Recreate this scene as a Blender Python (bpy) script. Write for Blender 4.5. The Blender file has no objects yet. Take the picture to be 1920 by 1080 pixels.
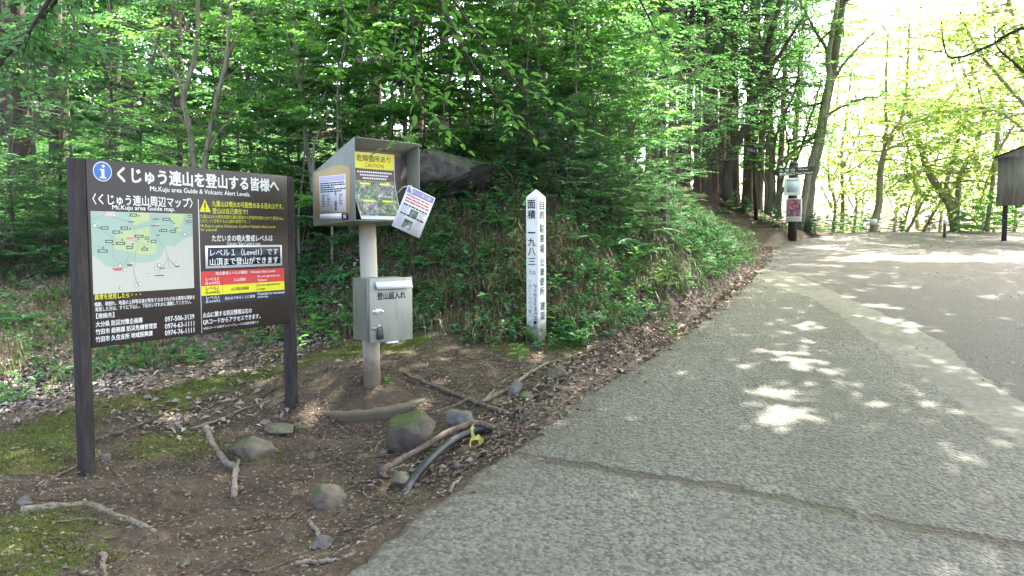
import bpy, math, random
import numpy as np
from mathutils import Vector, Matrix
random.seed(7)
RNG = np.random.default_rng(11)
S = bpy.context.scene
C = S.collection
R = math.radians

# ------------------------------------------------------------------ camera, sky, sun, exposure
F = 1450.0                      # focal length in pixels of a 1920 wide frame
PITCH = R(3.75)
CAMZ = 1.55
cam = bpy.data.objects.new('camera', bpy.data.cameras.new('camera'))
C.objects.link(cam)
cam.location = (0, 0, CAMZ)
cam.rotation_euler = (math.pi/2 - PITCH, 0, 0)
cam.data.sensor_width = 36.0
cam.data.lens = F/1920*36
cam.data.clip_start = 0.05
cam.data.clip_end = 2000
S.camera = cam

SUN_EL, SUN_AZ = R(58), R(38)   # azimuth from +Y towards +X
SUND = Vector((math.cos(SUN_EL)*math.sin(SUN_AZ), math.cos(SUN_EL)*math.cos(SUN_AZ), math.sin(SUN_EL)))
w = bpy.data.worlds.new("World"); S.world = w; w.use_nodes = True
nt = w.node_tree
sky = nt.nodes.new('ShaderNodeTexSky'); sky.sky_type = 'NISHITA'; sky.sun_disc = False
sky.sun_elevation = SUN_EL; sky.sun_rotation = SUN_AZ
sky.air_density = 0.45; sky.dust_density = 6.0; sky.ozone_density = 0.0
bg = nt.nodes['Background']; bg.inputs['Strength'].default_value = 0.15
nt.links.new(sky.outputs[0], bg.inputs[0])
sun = bpy.data.objects.new('sun', bpy.data.lights.new('sun', 'SUN')); C.objects.link(sun)
sun.data.energy = 3.4; sun.data.angle = R(0.55); sun.data.color = (1.0, 0.95, 0.86)
sun.rotation_euler = SUND.to_track_quat('Z', 'Y').to_euler()
sun.location = (10, 10, 40)
S.view_settings.view_transform = 'Standard'; S.view_settings.look = 'None'
S.view_settings.exposure = 3.55; S.view_settings.gamma = 1.0
S.cycles.use_denoising = True
S.cycles.max_bounces = 8; S.cycles.diffuse_bounces = 4; S.cycles.transmission_bounces = 5

# ------------------------------------------------------------------ pixel helpers (real 3-D positions)
FWD = np.array([0, math.cos(PITCH), -math.sin(PITCH)]); UPV = np.array([0, math.sin(PITCH), math.cos(PITCH)])
RGT = np.array([1.0, 0, 0])
def ray(px, py): return FWD + (px-960)/F*RGT - (py-540)/F*UPV
def at(px, py, d):
    v = ray(px, py); return np.array([0, 0, CAMZ]) + v*(d/v[1])
def atz(px, py, z):
    v = ray(px, py); return np.array([0, 0, CAMZ]) + v*((z-CAMZ)/v[2])
def proj(P):
    Q = np.asarray(P, float) - np.array([0, 0, CAMZ])
    zf = np.maximum(Q@FWD, 1e-3)
    return 960 + F*(Q@RGT)/zf, 540 - F*(Q@UPV)/zf, Q@FWD

# ------------------------------------------------------------------ noise + terrain
def _hash(ix, iy, seed):
    h = (ix.astype(np.int64)*374761393 + iy.astype(np.int64)*668265263 + seed*2147483647) & 0xffffffff
    h = ((h ^ (h >> 13))*1274126177) & 0xffffffff
    return ((h ^ (h >> 16)) & 0xffff)/65535.0
def vnoise(x, y, seed=0):
    ix, iy = np.floor(x), np.floor(y); fx, fy = x-ix, y-iy
    fx = fx*fx*(3-2*fx); fy = fy*fy*(3-2*fy)
    a = _hash(ix, iy, seed); b = _hash(ix+1, iy, seed); c = _hash(ix, iy+1, seed); d = _hash(ix+1, iy+1, seed)
    return (a*(1-fx)+b*fx)*(1-fy) + (c*(1-fx)+d*fx)*fy - 0.5
def fbm(x, y, seed=0, o=4):
    s = 0; a = 1.0
    for k in range(o):
        s = s + a*vnoise(x*2**k+17*k, y*2**k-9*k, seed+k); a *= .5
    return s
def sst(a, b, x):
    t = np.clip((x-a)/(b-a), 0, 1); return t*t*(3-2*t)

def zroad(y):
    y = np.asarray(y, float)
    up = 0.082*(np.maximum(y, 1.0)-3.0)
    up = np.where(y < 4, 0.041/2*np.maximum(y-2, 0)**2*1.0, up)
    crest = 0.082*19.0
    far = crest + 0.082*(y-22) - 0.012*np.maximum(y-22, 0)**2
    far2 = np.where(y > 32, (crest+0.82-1.2) - 0.16*(y-32), far)
    return np.where(y > 22, far2, up)
def road_hit(px, py):
    v = ray(px, py); t = np.linspace(2, 26, 4000); P = v[None]*t[:, None]/v[1]; z = CAMZ+P[:, 2]
    i = np.argmax(z < zroad(P[:, 1]))
    return P[i, 0], P[i, 1]
EDGE_PX = [(560, 1140), (640, 1080), (800, 962), (950, 850), (1040, 785), (1130, 720), (1250, 650), (1330, 590), (1400, 530), (1436, 490), (1452, 462)]
EDGE = np.array([road_hit(*p) for p in EDGE_PX])
EDGE = np.vstack([[-3.2, -1.0], [-2.4, 0.8], EDGE, [7.15, 20.2], [9.2, 22.6], [11.2, 24.6], [12.5, 30], [14, 45], [14, 260]])
def xedge(y): return np.interp(y, EDGE[:, 1], EDGE[:, 0])

CTRL = []
def cz(px, py, z): p = atz(px, py, z); CTRL.append(p)
def cd(px, py, d): CTRL.append(at(px, py, d))
for a in [(0, 1078, .0), (0, 950, .0), (200, 1000, -.03), (400, 1060, -.05), (600, 1000, -.07), (700, 940, -.07), (300, 900, .0), (500, 880, -.02),
          (165, 885, .02), (547, 787, .05), (400, 790, .06), (-200, 900, .0), (690, 812, .0), (800, 870, .0), (860, 810, .09), (600, 830, .0),
          (0, 822, .10), (250, 745, .15), (420, 702, .2), (600, 662, .3), (770, 640, .42), (900, 760, .17), (950, 690, .36), (1005, 640, .46),
          (1100, 700, .34), (590, 765, .12), (815, 742, .2), (699, 690, .40), (640, 720, .27), (770, 700, .33), (690, 806, .0), (620, 806, .0), (770, 800, .05)]: cz(*a)
for a in [(60, 740, 7.6), (60, 600, 9.2), (60, 450, 12), (-200, 600, 9), (-200, 430, 12), (300, 650, 9), (300, 500, 11.5), (450, 430, 13), (600, 600, 9.4), (600, 480, 11), (640, 400, 12.5),
          (760, 590, 9.2), (760, 500, 9.9), (800, 400, 10.7), (850, 305, 11.8), (920, 300, 11.6), (900, 450, 9.7), (1000, 560, 8.6), (1000, 450, 9.4),
          (1000, 380, 10.2), (1050, 330, 11), (1100, 600, 8.6), (1100, 500, 9.5), (1100, 420, 10.3), (1150, 350, 12), (1200, 600, 9.3), (1200, 500, 10.3), (1240, 425, 12),
          (1300, 520, 11.4), (1300, 470, 12.3), (1330, 430, 14), (1390, 490, 14.2), (1400, 450, 16.8), (1450, 443, 20.2), (1400, 429, 21.4), (1340, 395, 22.8), (1275, 362, 24.2), (1425, 462, 18.4),
          (1410, 396, 24), (1485, 430, 20.6), (1340, 370, 24.6), (1450, 414, 23), (1530, 440, 22.2), (1560, 441, 25), (1600, 441, 27)]: cd(*a)
for a in [(-4, 0, 0), (-8, 0, 0), (-14, 3, .3), (-14, 9, 1.2), (-14, 14, 2.4), (-40, 10, 3), (-40, 40, 8), (0, 17, 3.2), (-6, 17, 3.0), (0, 30, 5.0), (-15, 30, 5.2), (0, 60, 8.5), (-40, 90, 13),
          (-10, -6, -.1), (5, 60, 8), (6, 31, 3.6), (3.0, 25, 3.7), (0, 120, 14), (-80, 60, 12), (-20, -12, 0), (-60, -10, 1), (9, 30, 2.0), (12, 32, 1.3), (14, 45, .3), (10, 60, 3)]: CTRL.append(np.array(a, float))
for y in (2, 4, 6, 8, 10, 13, 16, 19): CTRL.append(np.array([xedge(y)-.12, y, float(zroad(y))-.02]))
CTRL = np.array(CTRL)
def _U(r2): return np.where(r2 > 1e-12, .5*r2*np.log(np.maximum(r2, 1e-12)), 0)
_n = len(CTRL)
_K = _U(((CTRL[:, None, :2]-CTRL[None, :, :2])**2).sum(-1)) + np.eye(_n)*0.02
_P = np.hstack([np.ones((_n, 1)), CTRL[:, :2]])
_A = np.zeros((_n+3, _n+3)); _A[:_n, :_n] = _K; _A[:_n, _n:] = _P; _A[_n:, :_n] = _P.T
_sol = np.linalg.solve(_A, np.concatenate([CTRL[:, 2], [0, 0, 0]]))
def tps(x, y):
    out = np.empty(x.shape); xf, yf, of = x.ravel(), y.ravel(), out.ravel()
    for i in range(0, len(xf), 20000):
        a, b = xf[i:i+20000], yf[i:i+20000]
        of[i:i+20000] = _U((a[:, None]-CTRL[None, :, 0])**2+(b[:, None]-CTRL[None, :, 1])**2)@_sol[:_n] + _sol[_n] + _sol[_n+1]*a + _sol[_n+2]*b
    return of.reshape(x.shape)
def H(x, y, sink=False):
    x = np.asarray(x, float); y = np.asarray(y, float); sh = np.broadcast(x, y).shape
    x = np.broadcast_to(x, sh).astype(float).copy(); y = np.broadcast_to(y, sh).astype(float).copy()
    e = x - xedge(y)
    wr = sst(-.3, .0, e)
    t = tps(x, y)
    bank = sst(.3, 1.4, t-zroad(y))
    t = t + (.055+.10*bank)*fbm(x*2.2, y*2.2, 3, 4) + .03*fbm(x*8, y*8, 5, 3)*(1+bank)
    z = wr*(zroad(y)-(.06 if sink else 0)*sst(0, .15, e)) + (1-wr)*t
    return z
def Hs(x, y): return float(H(np.array([x]), np.array([y]))[0])
def G(px, py, far=60):
    v = ray(px, py); t = np.concatenate([np.linspace(1.5, 14, 900), np.linspace(14, far, 700)])
    P = v[None]*t[:, None]/v[1]; z = CAMZ+P[:, 2]
    h = H(P[:, 0], P[:, 1]); m = z < h
    if not m.any(): return np.array([P[-1, 0], P[-1, 1], h[-1]])
    i = int(np.argmax(m)); return np.array([P[i, 0], P[i, 1], h[i]])

# ------------------------------------------------------------------ object helpers
def origin_of(o):
    v = np.zeros(3)
    while o is not None: v += np.array(o.location); o = o.parent
    return v
def thing(name, label, cat, loc, group=None):
    o = bpy.data.objects.new(name, None); C.objects.link(o); o.location = tuple(map(float, loc)); o.empty_display_size = .1
    return tag(o, label, cat, group)
def tag(o, label=None, cat=None, group=None, kind=None):
    if label: o['label'] = label
    if cat: o['category'] = cat
    if group: o['group'] = group
    if kind: o['kind'] = kind
    return o
def mesh_np(name, V, Fs, loops_per=None, smooth=False):
    """V (n,3); Fs: (m,k) int array or list of lists"""
    me = bpy.data.meshes.new(name); V = np.asarray(V, np.float32)
    me.vertices.add(len(V)); me.vertices.foreach_set('co', V.ravel())
    if isinstance(Fs, np.ndarray):
        m, k = Fs.shape; li = Fs.ravel(); ls = np.arange(0, m*k, k)
    else:
        cnt = [len(f) for f in Fs]; li = np.array([i for f in Fs for i in f]); ls = np.concatenate([[0], np.cumsum(cnt)[:-1]]) if cnt else np.array([], int); m = len(cnt)
    me.loops.add(len(li)); me.loops.foreach_set('vertex_index', li.astype(np.int32))
    me.polygons.add(m); me.polygons.foreach_set('loop_start', ls.astype(np.int32))
    if smooth: me.polygons.foreach_set('use_smooth', np.ones(m, bool))
    me.update(calc_edges=True); me.validate()
    return me
def obj(name, me, mat, parent=None, loc=None, world=True):
    """mesh in world coordinates -> object under parent (or standing at loc)"""
    o = bpy.data.objects.new(name, me); C.objects.link(o)
    for m in (mat if isinstance(mat, (list, tuple)) else [mat]): me.materials.append(m)
    if parent is not None:
        if world: me.transform(Matrix.Translation(Vector(-origin_of(parent))))
        o.parent = parent
    elif loc is not None:
        if world: me.transform(Matrix.Translation(Vector([-float(a) for a in loc])))
        o.location = tuple(map(float, loc))
    return o
def bevel(o, wd=.004, seg=2):
    m = o.modifiers.new('bevel', 'BEVEL'); m.width = wd; m.segments = seg; m.limit_method = 'ANGLE'; return o
def copy_tree(o, parent=None):
    c = o.copy(); C.objects.link(c)
    if parent is not None: c.parent = parent
    for ch in o.children: copy_tree(ch, c)
    return c

class MB:
    def __init__(s): s.v = []; s.f = []; s.mi = []; s.n = 0
    def add(s, V, Fs, m=0):
        s.v.append(np.asarray(V, float)); s.f += [[i+s.n for i in f] for f in Fs]; s.mi += [m]*len(Fs); s.n += len(V); return s
    def box(s, c, u, v, n, a, b, d, m=0):
        """centre c, unit axes u v n, full sizes a b d"""
        c, u, v, n = [np.asarray(q, float) for q in (c, u, v, n)]
        V = [c+u*a/2*i+v*b/2*j+n*d/2*k for i in (-1, 1) for j in (-1, 1) for k in (-1, 1)]
        return s.add(V, [[0, 1, 3, 2], [4, 6, 7, 5], [0, 4, 5, 1], [2, 3, 7, 6], [0, 2, 6, 4], [1, 5, 7, 3]], m)
    def prism(s, poly, ext, m=0):
        P = np.asarray(poly, float); e = np.asarray(ext, float); k = len(P)
        return s.add(np.vstack([P, P+e]), [list(range(k))[::-1], list(range(k, 2*k))]+[[i, (i+1) % k, k+(i+1) % k, k+i] for i in range(k)], m)
    def poly(s, P, m=0): return s.add(P, [list(range(len(P)))], m)
    def tube(s, pts, rad, n=8, m=0, cap=True, jit=0.0, rng=None):
        P = np.asarray(pts, float); k = len(P); rad = np.broadcast_to(np.asarray(rad, float), (k,))
        T = np.gradient(P, axis=0); T /= np.linalg.norm(T, axis=1)[:, None]+1e-9
        ref = np.array([0, 0, 1.0]) if abs(T[0][2]) < .8 else np.array([1.0, 0, 0])
        a = np.cross(T[0], ref); a /= np.linalg.norm(a); V = []
        for i in range(k):
            a = a - T[i]*(a@T[i]); a /= np.linalg.norm(a)+1e-9; b = np.cross(T[i], a)
            for j in range(n):
                th = 2*math.pi*j/n; rr = rad[i]*(1+(rng.uniform(-jit, jit) if jit else 0))
                V.append(P[i]+rr*(a*math.cos(th)+b*math.sin(th)))
        Fs = [[i*n+j, i*n+(j+1) % n, (i+1)*n+(j+1) % n, (i+1)*n+j] for i in range(k-1) for j in range(n)]
        if cap: Fs += [list(range(n))[::-1], [(k-1)*n+j for j in range(n)]]
        return s.add(V, Fs, m)
    def mesh(s, name, smooth=False):
        me = mesh_np(name, np.vstack(s.v) if s.v else np.zeros((0, 3)), s.f, smooth=smooth)
        if any(s.mi) and len(me.polygons) == len(s.mi): me.polygons.foreach_set('material_index', np.array(s.mi, np.int32))
        return me
    def obj(s, name, mat, parent=None, loc=None, smooth=False): return obj(name, s.mesh(name, smooth), mat, parent, loc)

def spline(pts, n):
    P = np.asarray(pts, float); t = np.linspace(0, len(P)-1, n); out = []
    for q in t:
        i = min(int(q), len(P)-2); f = q-i
        p0 = P[max(i-1, 0)]; p1 = P[i]; p2 = P[i+1]; p3 = P[min(i+2, len(P)-1)]
        out.append(.5*((2*p1)+(-p0+p2)*f+(2*p0-5*p1+4*p2-p3)*f*f+(-p0+3*p1-3*p2+p3)*f**3))
    return np.array(out)

# ------------------------------------------------------------------ node helper
class NM:
    def __init__(s, name):
        s.m = bpy.data.materials.new(name); s.m.use_nodes = True; s.t = s.m.node_tree; s.b = s.t.nodes['Principled BSDF']; s.out = s.t.nodes['Material Output']
        s._tc = None
    def n(s, typ, **kw):
        q = s.t.nodes.new('ShaderNode'+typ)
        for k, v in kw.items(): setattr(q, k, v)
        return q
    def put(s, sock, val):
        if val is None: return
        if hasattr(val, 'is_linked') or isinstance(val, bpy.types.NodeSocket): s.t.links.new(val, sock)
        elif isinstance(val, (tuple, list)) and len(val) == 3 and sock.type == 'RGBA': sock.default_value = (*val, 1)
        else: sock.default_value = val
    @property
    def co(s):
        if s._tc is None: s._tc = s.n('TexCoord')
        return s._tc.outputs['Object']
    def noise(s, scale, detail=4, rough=.55, co=None, out='Fac'):
        q = s.n('TexNoise'); s.put(q.inputs['Vector'], co or s.co); q.inputs['Scale'].default_value = scale; q.inputs['Detail'].default_value = detail; q.inputs['Roughness'].default_value = rough
        return q.outputs[out]
    def voro(s, scale, feature='F1', out='Distance', co=None, rnd=1.0):
        q = s.n('TexVoronoi', feature=feature); s.put(q.inputs['Vector'], co or s.co); q.inputs['Scale'].default_value = scale; q.inputs['Randomness'].default_value = rnd
        return q.outputs[out]
    def attr(s, name, out='Fac'): q = s.n('Attribute'); q.attribute_name = name; return q.outputs[out]
    def math(s, op, a, b=None, c=None, clamp=False):
        q = s.n('Math', operation=op); q.use_clamp = clamp; s.put(q.inputs[0], a)
        if b is not None: s.put(q.inputs[1], b)
        if c is not None: s.put(q.inputs[2], c)
        return q.outputs[0]
    def ramp(s, f, a, b, x=0., y=1.):
        q = s.n('MapRange', interpolation_type='SMOOTHSTEP'); s.put(q.inputs[0], f); q.inputs[1].default_value = a; q.inputs[2].default_value = b; q.inputs[3].default_value = x; q.inputs[4].default_value = y
        return q.outputs[0]
    def mix(s, f, a, b, bt='MIX'):
        q = s.n('Mix', data_type='RGBA', blend_type=bt); s.put(q.inputs[0], f); s.put(q.inputs[6], a); s.put(q.inputs[7], b); return q.outputs[2]
    def bump(s, h, strength=.5, dist=.01, normal=None):
        q = s.n('Bump'); q.inputs['Strength'].default_value = strength; q.inputs['Distance'].default_value = dist; s.put(q.inputs['Height'], h)
        if normal is not None: s.put(q.inputs['Normal'], normal)
        return q.outputs[0]
    def fin(s, col=None, rough=None, normal=None, metal=None, spec=None):
        s.put(s.b.inputs['Base Color'], col); s.put(s.b.inputs['Roughness'], rough); s.put(s.b.inputs['Metallic'], metal)
        if spec is not None: s.put(s.b.inputs['Specular IOR Level'], spec)
        if normal is not None: s.t.links.new(normal, s.b.inputs['Normal'])
        return s.m

def leaf_mat(name, c1, c2, trans, tf=.42):
    q = NM(name); r = q.attr('rnd'); col = q.mix(r, c1, c2)
    col = q.mix(q.ramp(q.noise(25, 2), .3, .7, 0, .35), col, tuple(a*.7 for a in c1))
    q.fin(col, .5, spec=.3)
    tr = q.n('BsdfTranslucent'); q.put(tr.inputs[0], q.mix(r, trans, tuple(a*1.25 for a in trans)))
    mx = q.n('MixShader'); mx.inputs[0].default_value = tf
    q.t.links.new(q.b.outputs[0], mx.inputs[1]); q.t.links.new(tr.outputs[0], mx.inputs[2]); q.t.links.new(mx.outputs[0], q.out.inputs[0])
    return q.m
def plain(name, col, rough=.6, var=.15, scale=12, bump=0., metal=0., spec=None):
    q = NM(name); f = q.noise(scale, 5)
    c = q.mix(f, tuple(a*(1-var) for a in col), tuple(min(1, a*(1+var)) for a in col))
    return q.fin(c, rough, q.bump(q.noise(scale*6, 4), bump, .003) if bump else None, metal, spec)
def weathered(name, col, rough, metal, streak, rust=.0, grime=None):
    q = NM(name); mp = q.n('Mapping'); q.put(mp.inputs['Vector'], q.co); mp.inputs['Scale'].default_value = (1, 1, .10)
    c = q.mix(q.noise(5, 5), tuple(a*.86 for a in col), tuple(min(1, a*1.12) for a in col))
    c = q.mix(q.math('MULTIPLY', q.ramp(q.noise(26, 5, .65, mp.outputs[0]), .5, .74), streak), c, tuple(a*.55 for a in col))
    c = q.mix(q.math('MULTIPLY', q.ramp(q.noise(11, 6, .75), .60, .72), streak), c, tuple(a*.62 for a in col))
    if rust: c = q.mix(q.math('MULTIPLY', q.ramp(q.noise(8, 6, .8), .64, .72), rust), c, (.16, .075, .03))
    if grime is not None:
        sx = q.n('SeparateXYZ'); q.t.links.new(q.co, sx.inputs[0])
        c = q.mix(q.math('MULTIPLY', q.ramp(q.math('ADD', sx.outputs[2], q.math('MULTIPLY', q.math('SUBTRACT', q.noise(14, 5, .75), .5), .35)), grime+.16, grime-.05), .75), c, (.13, .11, .07))
    return q.fin(c, q.ramp(q.noise(9, 4), .3, .7, rough-.08, rough+.14), q.bump(q.noise(16, 3), .08, .004), metal)
def bark(name, dark, light, sx=14, moss=None):
    q = NM(name); mp = q.n('Mapping'); q.put(mp.inputs['Vector'], q.co); mp.inputs['Scale'].default_value = (1, 1, .14)
    f = q.noise(sx, 6, .65, mp.outputs[0]); g = q.noise(2.2, 3)
    c = q.mix(q.ramp(f, .3, .72), dark, light)
    c = q.mix(q.ramp(g, .5, .75, 0, .6), c, moss or tuple(a*.75 for a in light))
    return q.fin(c, .9, q.bump(f, .8, .02))

M = {}
M['leaf_bright'] = leaf_mat('leaf_bright', (.062, .17, .042), (.105, .25, .062), (.17, .40, .07), .48)
M['leaf_mid'] = leaf_mat('leaf_mid', (.043, .125, .042), (.074, .185, .06), (.11, .28, .07), .45)
M['leaf_dark'] = leaf_mat('leaf_dark', (.026, .083, .04), (.044, .122, .058), (.06, .165, .06), .38)
M['leaf_pale'] = leaf_mat('leaf_pale', (.075, .18, .085), (.105, .235, .10), (.15, .35, .12), .45)
M['leaf_glare'] = leaf_mat('leaf_glare', (.13, .22, .05), (.20, .30, .07), (.38, .52, .14), .52)  # backlit glow and haze put into the pale yellow leaf colour
M['fern'] = leaf_mat('fern', (.05, .16, .06), (.085, .245, .085), (.10, .30, .085), .35)
M['leaf_canopy'] = leaf_mat('leaf_canopy', (.06, .15, .04), (.10, .22, .06), (.42, .62, .20), .62)  # translucency raised so the unseen crowns pass green light down
M['grass'] = leaf_mat('grass', (.06, .13, .02), (.11, .19, .035), (.10, .2, .03), .3)
M['dry_grass'] = leaf_mat('dry_grass', (.10, .085, .045), (.24, .20, .12), (.08, .07, .04), .15)
M['litter'] = leaf_mat('litter', (.10, .065, .045), (.34, .27, .22), (.08, .05, .03), .1)
M['litter_pale'] = leaf_mat('litter_pale', (.16, .13, .11), (.42, .37, .33), (.1, .08, .06), .1)
M['moss_tuft'] = leaf_mat('moss_tuft', (.075, .085, .018), (.13, .135, .035), (.10, .12, .025), .25)
M['moss'] = plain('moss', (.065, .095, .018), 1, .4, 30, .5)
M['cedar_bark'] = bark('cedar_bark', (.03, .022, .018), (.105, .075, .06), 16)
M['red_bark'] = bark('red_bark', (.055, .038, .03), (.16, .115, .09), 16)
M['grey_bark'] = bark('grey_bark', (.07, .06, .045), (.21, .19, .145), 14, (.10, .115, .06))
M['pale_bark'] = bark('pale_bark', (.13, .12, .085), (.30, .28, .21), 20, (.15, .16, .09))
M['dark_twig'] = bark('dark_twig', (.03, .024, .02), (.08, .065, .05), 20)
M['wood_grey'] = bark('wood_grey', (.10, .08, .06), (.26, .22, .17), 26, (.13, .11, .08))
M['root'] = bark('root', (.06, .042, .03), (.17, .13, .095), 22, (.10, .08, .055))
# ------------------------------------------------------------------ ground sheet
def seg(*parts): return np.unique(np.concatenate([np.linspace(a, b, n) for a, b, n in parts]))
GX = seg((-90, -14, 30), (-14, -6, 60), (-6, 6.5, 210), (6.5, 14, 40), (14, 90, 24))
GY = seg((-14, 1.5, 22), (1.5, 11.5, 190), (11.5, 24, 110), (24, 60, 46), (60, 250, 20))
X, Y = np.meshgrid(GX, GY)
Z = H(X, Y, True)
def to_seg(x, y, P):
    """distance to a polyline and signed side"""
    best = np.full(x.shape, 1e9); sg = np.zeros(x.shape)
    for (ax, ay), (bx, by) in zip(P[:-1], P[1:]):
        dx, dy = bx-ax, by-ay; L = dx*dx+dy*dy
        t = np.clip(((x-ax)*dx+(y-ay)*dy)/L, 0, 1); d = np.hypot(x-ax-t*dx, y-ay-t*dy)
        s_ = np.sign(dx*(y-ay)-dy*(x-ax)); m = d < best
        sg = np.where(m, s_, sg); best = np.where(m, d, best)
    return best*sg
MOSS_W = np.array([G(*p)[:2] for p in [(-60, 850), (60, 815), (160, 770), (280, 750), (400, 720), (520, 690), (640, 665), (760, 650)]])
MOSS_P = [(330, 830, .35), (30, 1000, .4), (20, 1060, .4), (60, 850, .4), (690, 655, .4), (1060, 650, .25), (950, 655, .2), (480, 850, .18)]
dm = np.abs(to_seg(X, Y, MOSS_W)); moss = np.clip(1-dm/.55, 0, 1)
for px, py, r in MOSS_P:
    g = G(px, py); moss = np.maximum(moss, np.clip(1.2-np.hypot(X-g[0], Y-g[1])/r/1.3, 0, 1))
TP = Z
E = X-xedge(Y)
TOE = np.array([[-9.0, 5.6], *[G(*p)[:2] for p in [(-100, 790), (150, 728), (400, 682), (600, 640), (760, 632), (900, 655), (1000, 655), (1105, 658), (1208, 618), (1310, 560), (1394, 504), (1428, 478)]], [5.0, 19.0], [4.0, 20.6], [2.4, 22.4]])
def bankness(x, y): return sst(-.05, .22, to_seg(x, y, TOE))*(x < xedge(y)-.1)
TRAIL = np.array([G(*p)[:2] for p in [(1490, 455), (1450, 443), (1400, 429), (1340, 395), (1278, 363)]]+[[2.5, 27]])
def trailness(x, y): return sst(1.7, .8, np.abs(to_seg(x, y, TRAIL)))
trail = trailness(X, Y)
bank = bankness(X, Y)*(1-trail)
litter = np.clip(1-np.abs(E+.15)/.45, 0, 1)*(Y > 5.5)
left_l = sst(-2.6, -3.6, X)*sst(5.5, 7.0, Y)*sst(15, 11, Y)
litter = np.maximum(litter, left_l)
nx, ny = len(GX), len(GY)
idx = np.arange(nx*ny).reshape(ny, nx)
quads = np.stack([idx[:-1, :-1], idx[:-1, 1:], idx[1:, 1:], idx[1:, :-1]], -1).reshape(-1, 4)
gm = mesh_np('ground', np.stack([X, Y, Z], -1).reshape(-1, 3), quads, smooth=True)
for nm, a in (('moss', moss), ('bank', bank), ('litter', litter)):
    gm.attributes.new(nm, 'FLOAT', 'POINT').data.foreach_set('value', a.ravel().astype(np.float32))
q = NM('forest_soil')
n1 = q.noise(3, 6, .6); n2 = q.noise(22, 5, .65); n3 = q.noise(90, 3)
dirt = q.mix(q.ramp(n1, .3, .7), (.044, .031, .022), (.10, .073, .051))
dirt = q.mix(q.ramp(n2, .45, .75, 0, .7), dirt, (.155, .12, .088))
vo = q.voro(42); vc = q.voro(42, out='Color')
peb = q.math('MULTIPLY', q.ramp(vo, .24, .16), q.ramp(q.noise(37, 1), .5, .62))
dirt = q.mix(peb, dirt, q.mix(q.n('SeparateColor').outputs[0] if False else vc, (.2, .17, .13), (.34, .30, .25)))
soil = q.mix(q.ramp(n2, .3, .7), (.026, .020, .014), (.07, .055, .038))
lit = q.mix(q.voro(38, out='Color'), (.09, .06, .045), (.27, .21, .17))
msk = q.math('ADD', q.attr('moss'), q.math('MULTIPLY', q.math('SUBTRACT', q.noise(4, 7, .75), .5), 2.2))
mcol = q.mix(q.ramp(q.noise(60, 4), .3, .7), (.05, .075, .012), (.105, .135, .03))
mcol = q.mix(q.ramp(q.noise(1.3, 3), .45, .65), mcol, (.12, .115, .035))
soil = q.mix(q.ramp(q.noise(2.6, 5, .7), .48, .62, 0, .75), soil, (.045, .062, .018))
c = q.mix(q.ramp(q.attr('bank'), .1, .8), dirt, soil)
c = q.mix(q.ramp(q.math('ADD', q.attr('litter'), q.math('MULTIPLY', q.math('SUBTRACT', n2, .5), 1.2)), .35, .7), c, lit)
c = q.mix(q.ramp(msk, .42, .62), c, mcol)
hgt = q.math('ADD', q.math('MULTIPLY', n2, 1.0), q.math('ADD', q.math('MULTIPLY', n3, .5), q.math('MULTIPLY', peb, .35)))
q.fin(c, .95, q.bump(hgt, .9, .03), spec=.2)
tag(obj('ground', gm, q.m), kind='structure')

# ------------------------------------------------------------------ road: exposed-aggregate slab, repair strip, brown litter-stained asphalt
RY = seg((.5, 3.4, 20), (3.4, 12, 200), (12, 24, 130), (24, 30, 16))
RS = np.concatenate([np.linspace(0, .25, 9), np.linspace(.3, 7, 150), np.linspace(7.1, 16, 60)])
SX, SY = np.meshgrid(RS, RY)
jag = .10*fbm(SY*2.6, SY*0+3.3, 21, 5) + .045*fbm(SY*13, SY*0+1, 22, 3)
fade = sst(14, 20, SY)
RX = xedge(SY) + SX + (jag + .25*fbm(SY*.8, SY*0, 8, 2)*fade)*np.clip(1-SX/1.0, 0, 1)
RZ = zroad(SY) + .004 + .022*sst(0, .05, SX) + .012*fbm(RX*.9, SY*.9, 31, 3) - .03*sst(.05, 0, SX)
nx, ny = len(RS), len(RY); idx = np.arange(nx*ny).reshape(ny, nx)
quads = np.stack([idx[:-1, :-1], idx[:-1, 1:], idx[1:, 1:], idx[1:, :-1]], -1).reshape(-1, 4)
rm = mesh_np('road', np.stack([RX, SY, RZ], -1).reshape(-1, 3), quads, smooth=True)
def rpoly(L): return np.array([road_hit(*p) for p in L])
UP = rpoly([(1330, 508), (1420, 505), (1480, 512), (1560, 547), (1640, 585), (1715, 618), (1785, 655), (1805, 682), (1900, 748), (2050, 830), (2600, 1050)])
LO = rpoly([(1330, 528), (1405, 532), (1470, 545), (1530, 568), (1600, 615), (1690, 690), (1780, 745), (1812, 785), (1935, 850), (2200, 980), (2500, 1200)])
CR = rpoly([(900, 850), (1000, 866), (1090, 878), (1200, 900), (1340, 920), (1480, 948), (1620, 980), (1760, 1005), (1930, 1035), (2400, 1120)])
for nm, P in (('upper', UP), ('lower', LO), ('crack', CR)):
    d = to_seg(RX, SY, P)
    rm.attributes.new(nm, 'FLOAT', 'POINT').data.foreach_set('value', d.ravel().astype(np.float32))
rm.attributes.new('rim', 'FLOAT', 'POINT').data.foreach_set('value', np.clip(1-SX/.35, 0, 1).ravel().astype(np.float32))
q = NM('road_surface')
warp = q.math('MULTIPLY', q.math('SUBTRACT', q.noise(5, 5, .7), .5), .22)
wq = q.n('VectorMath', operation='ADD'); q.put(wq.inputs[0], q.co)
sc_ = q.n('VectorMath', operation='SCALE'); q.put(sc_.inputs[0], q.noise(30, 2, out='Color')); sc_.inputs['Scale'].default_value = .022; q.t.links.new(sc_.outputs[0], wq.inputs[1])
cw = wq.outputs[0]
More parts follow.
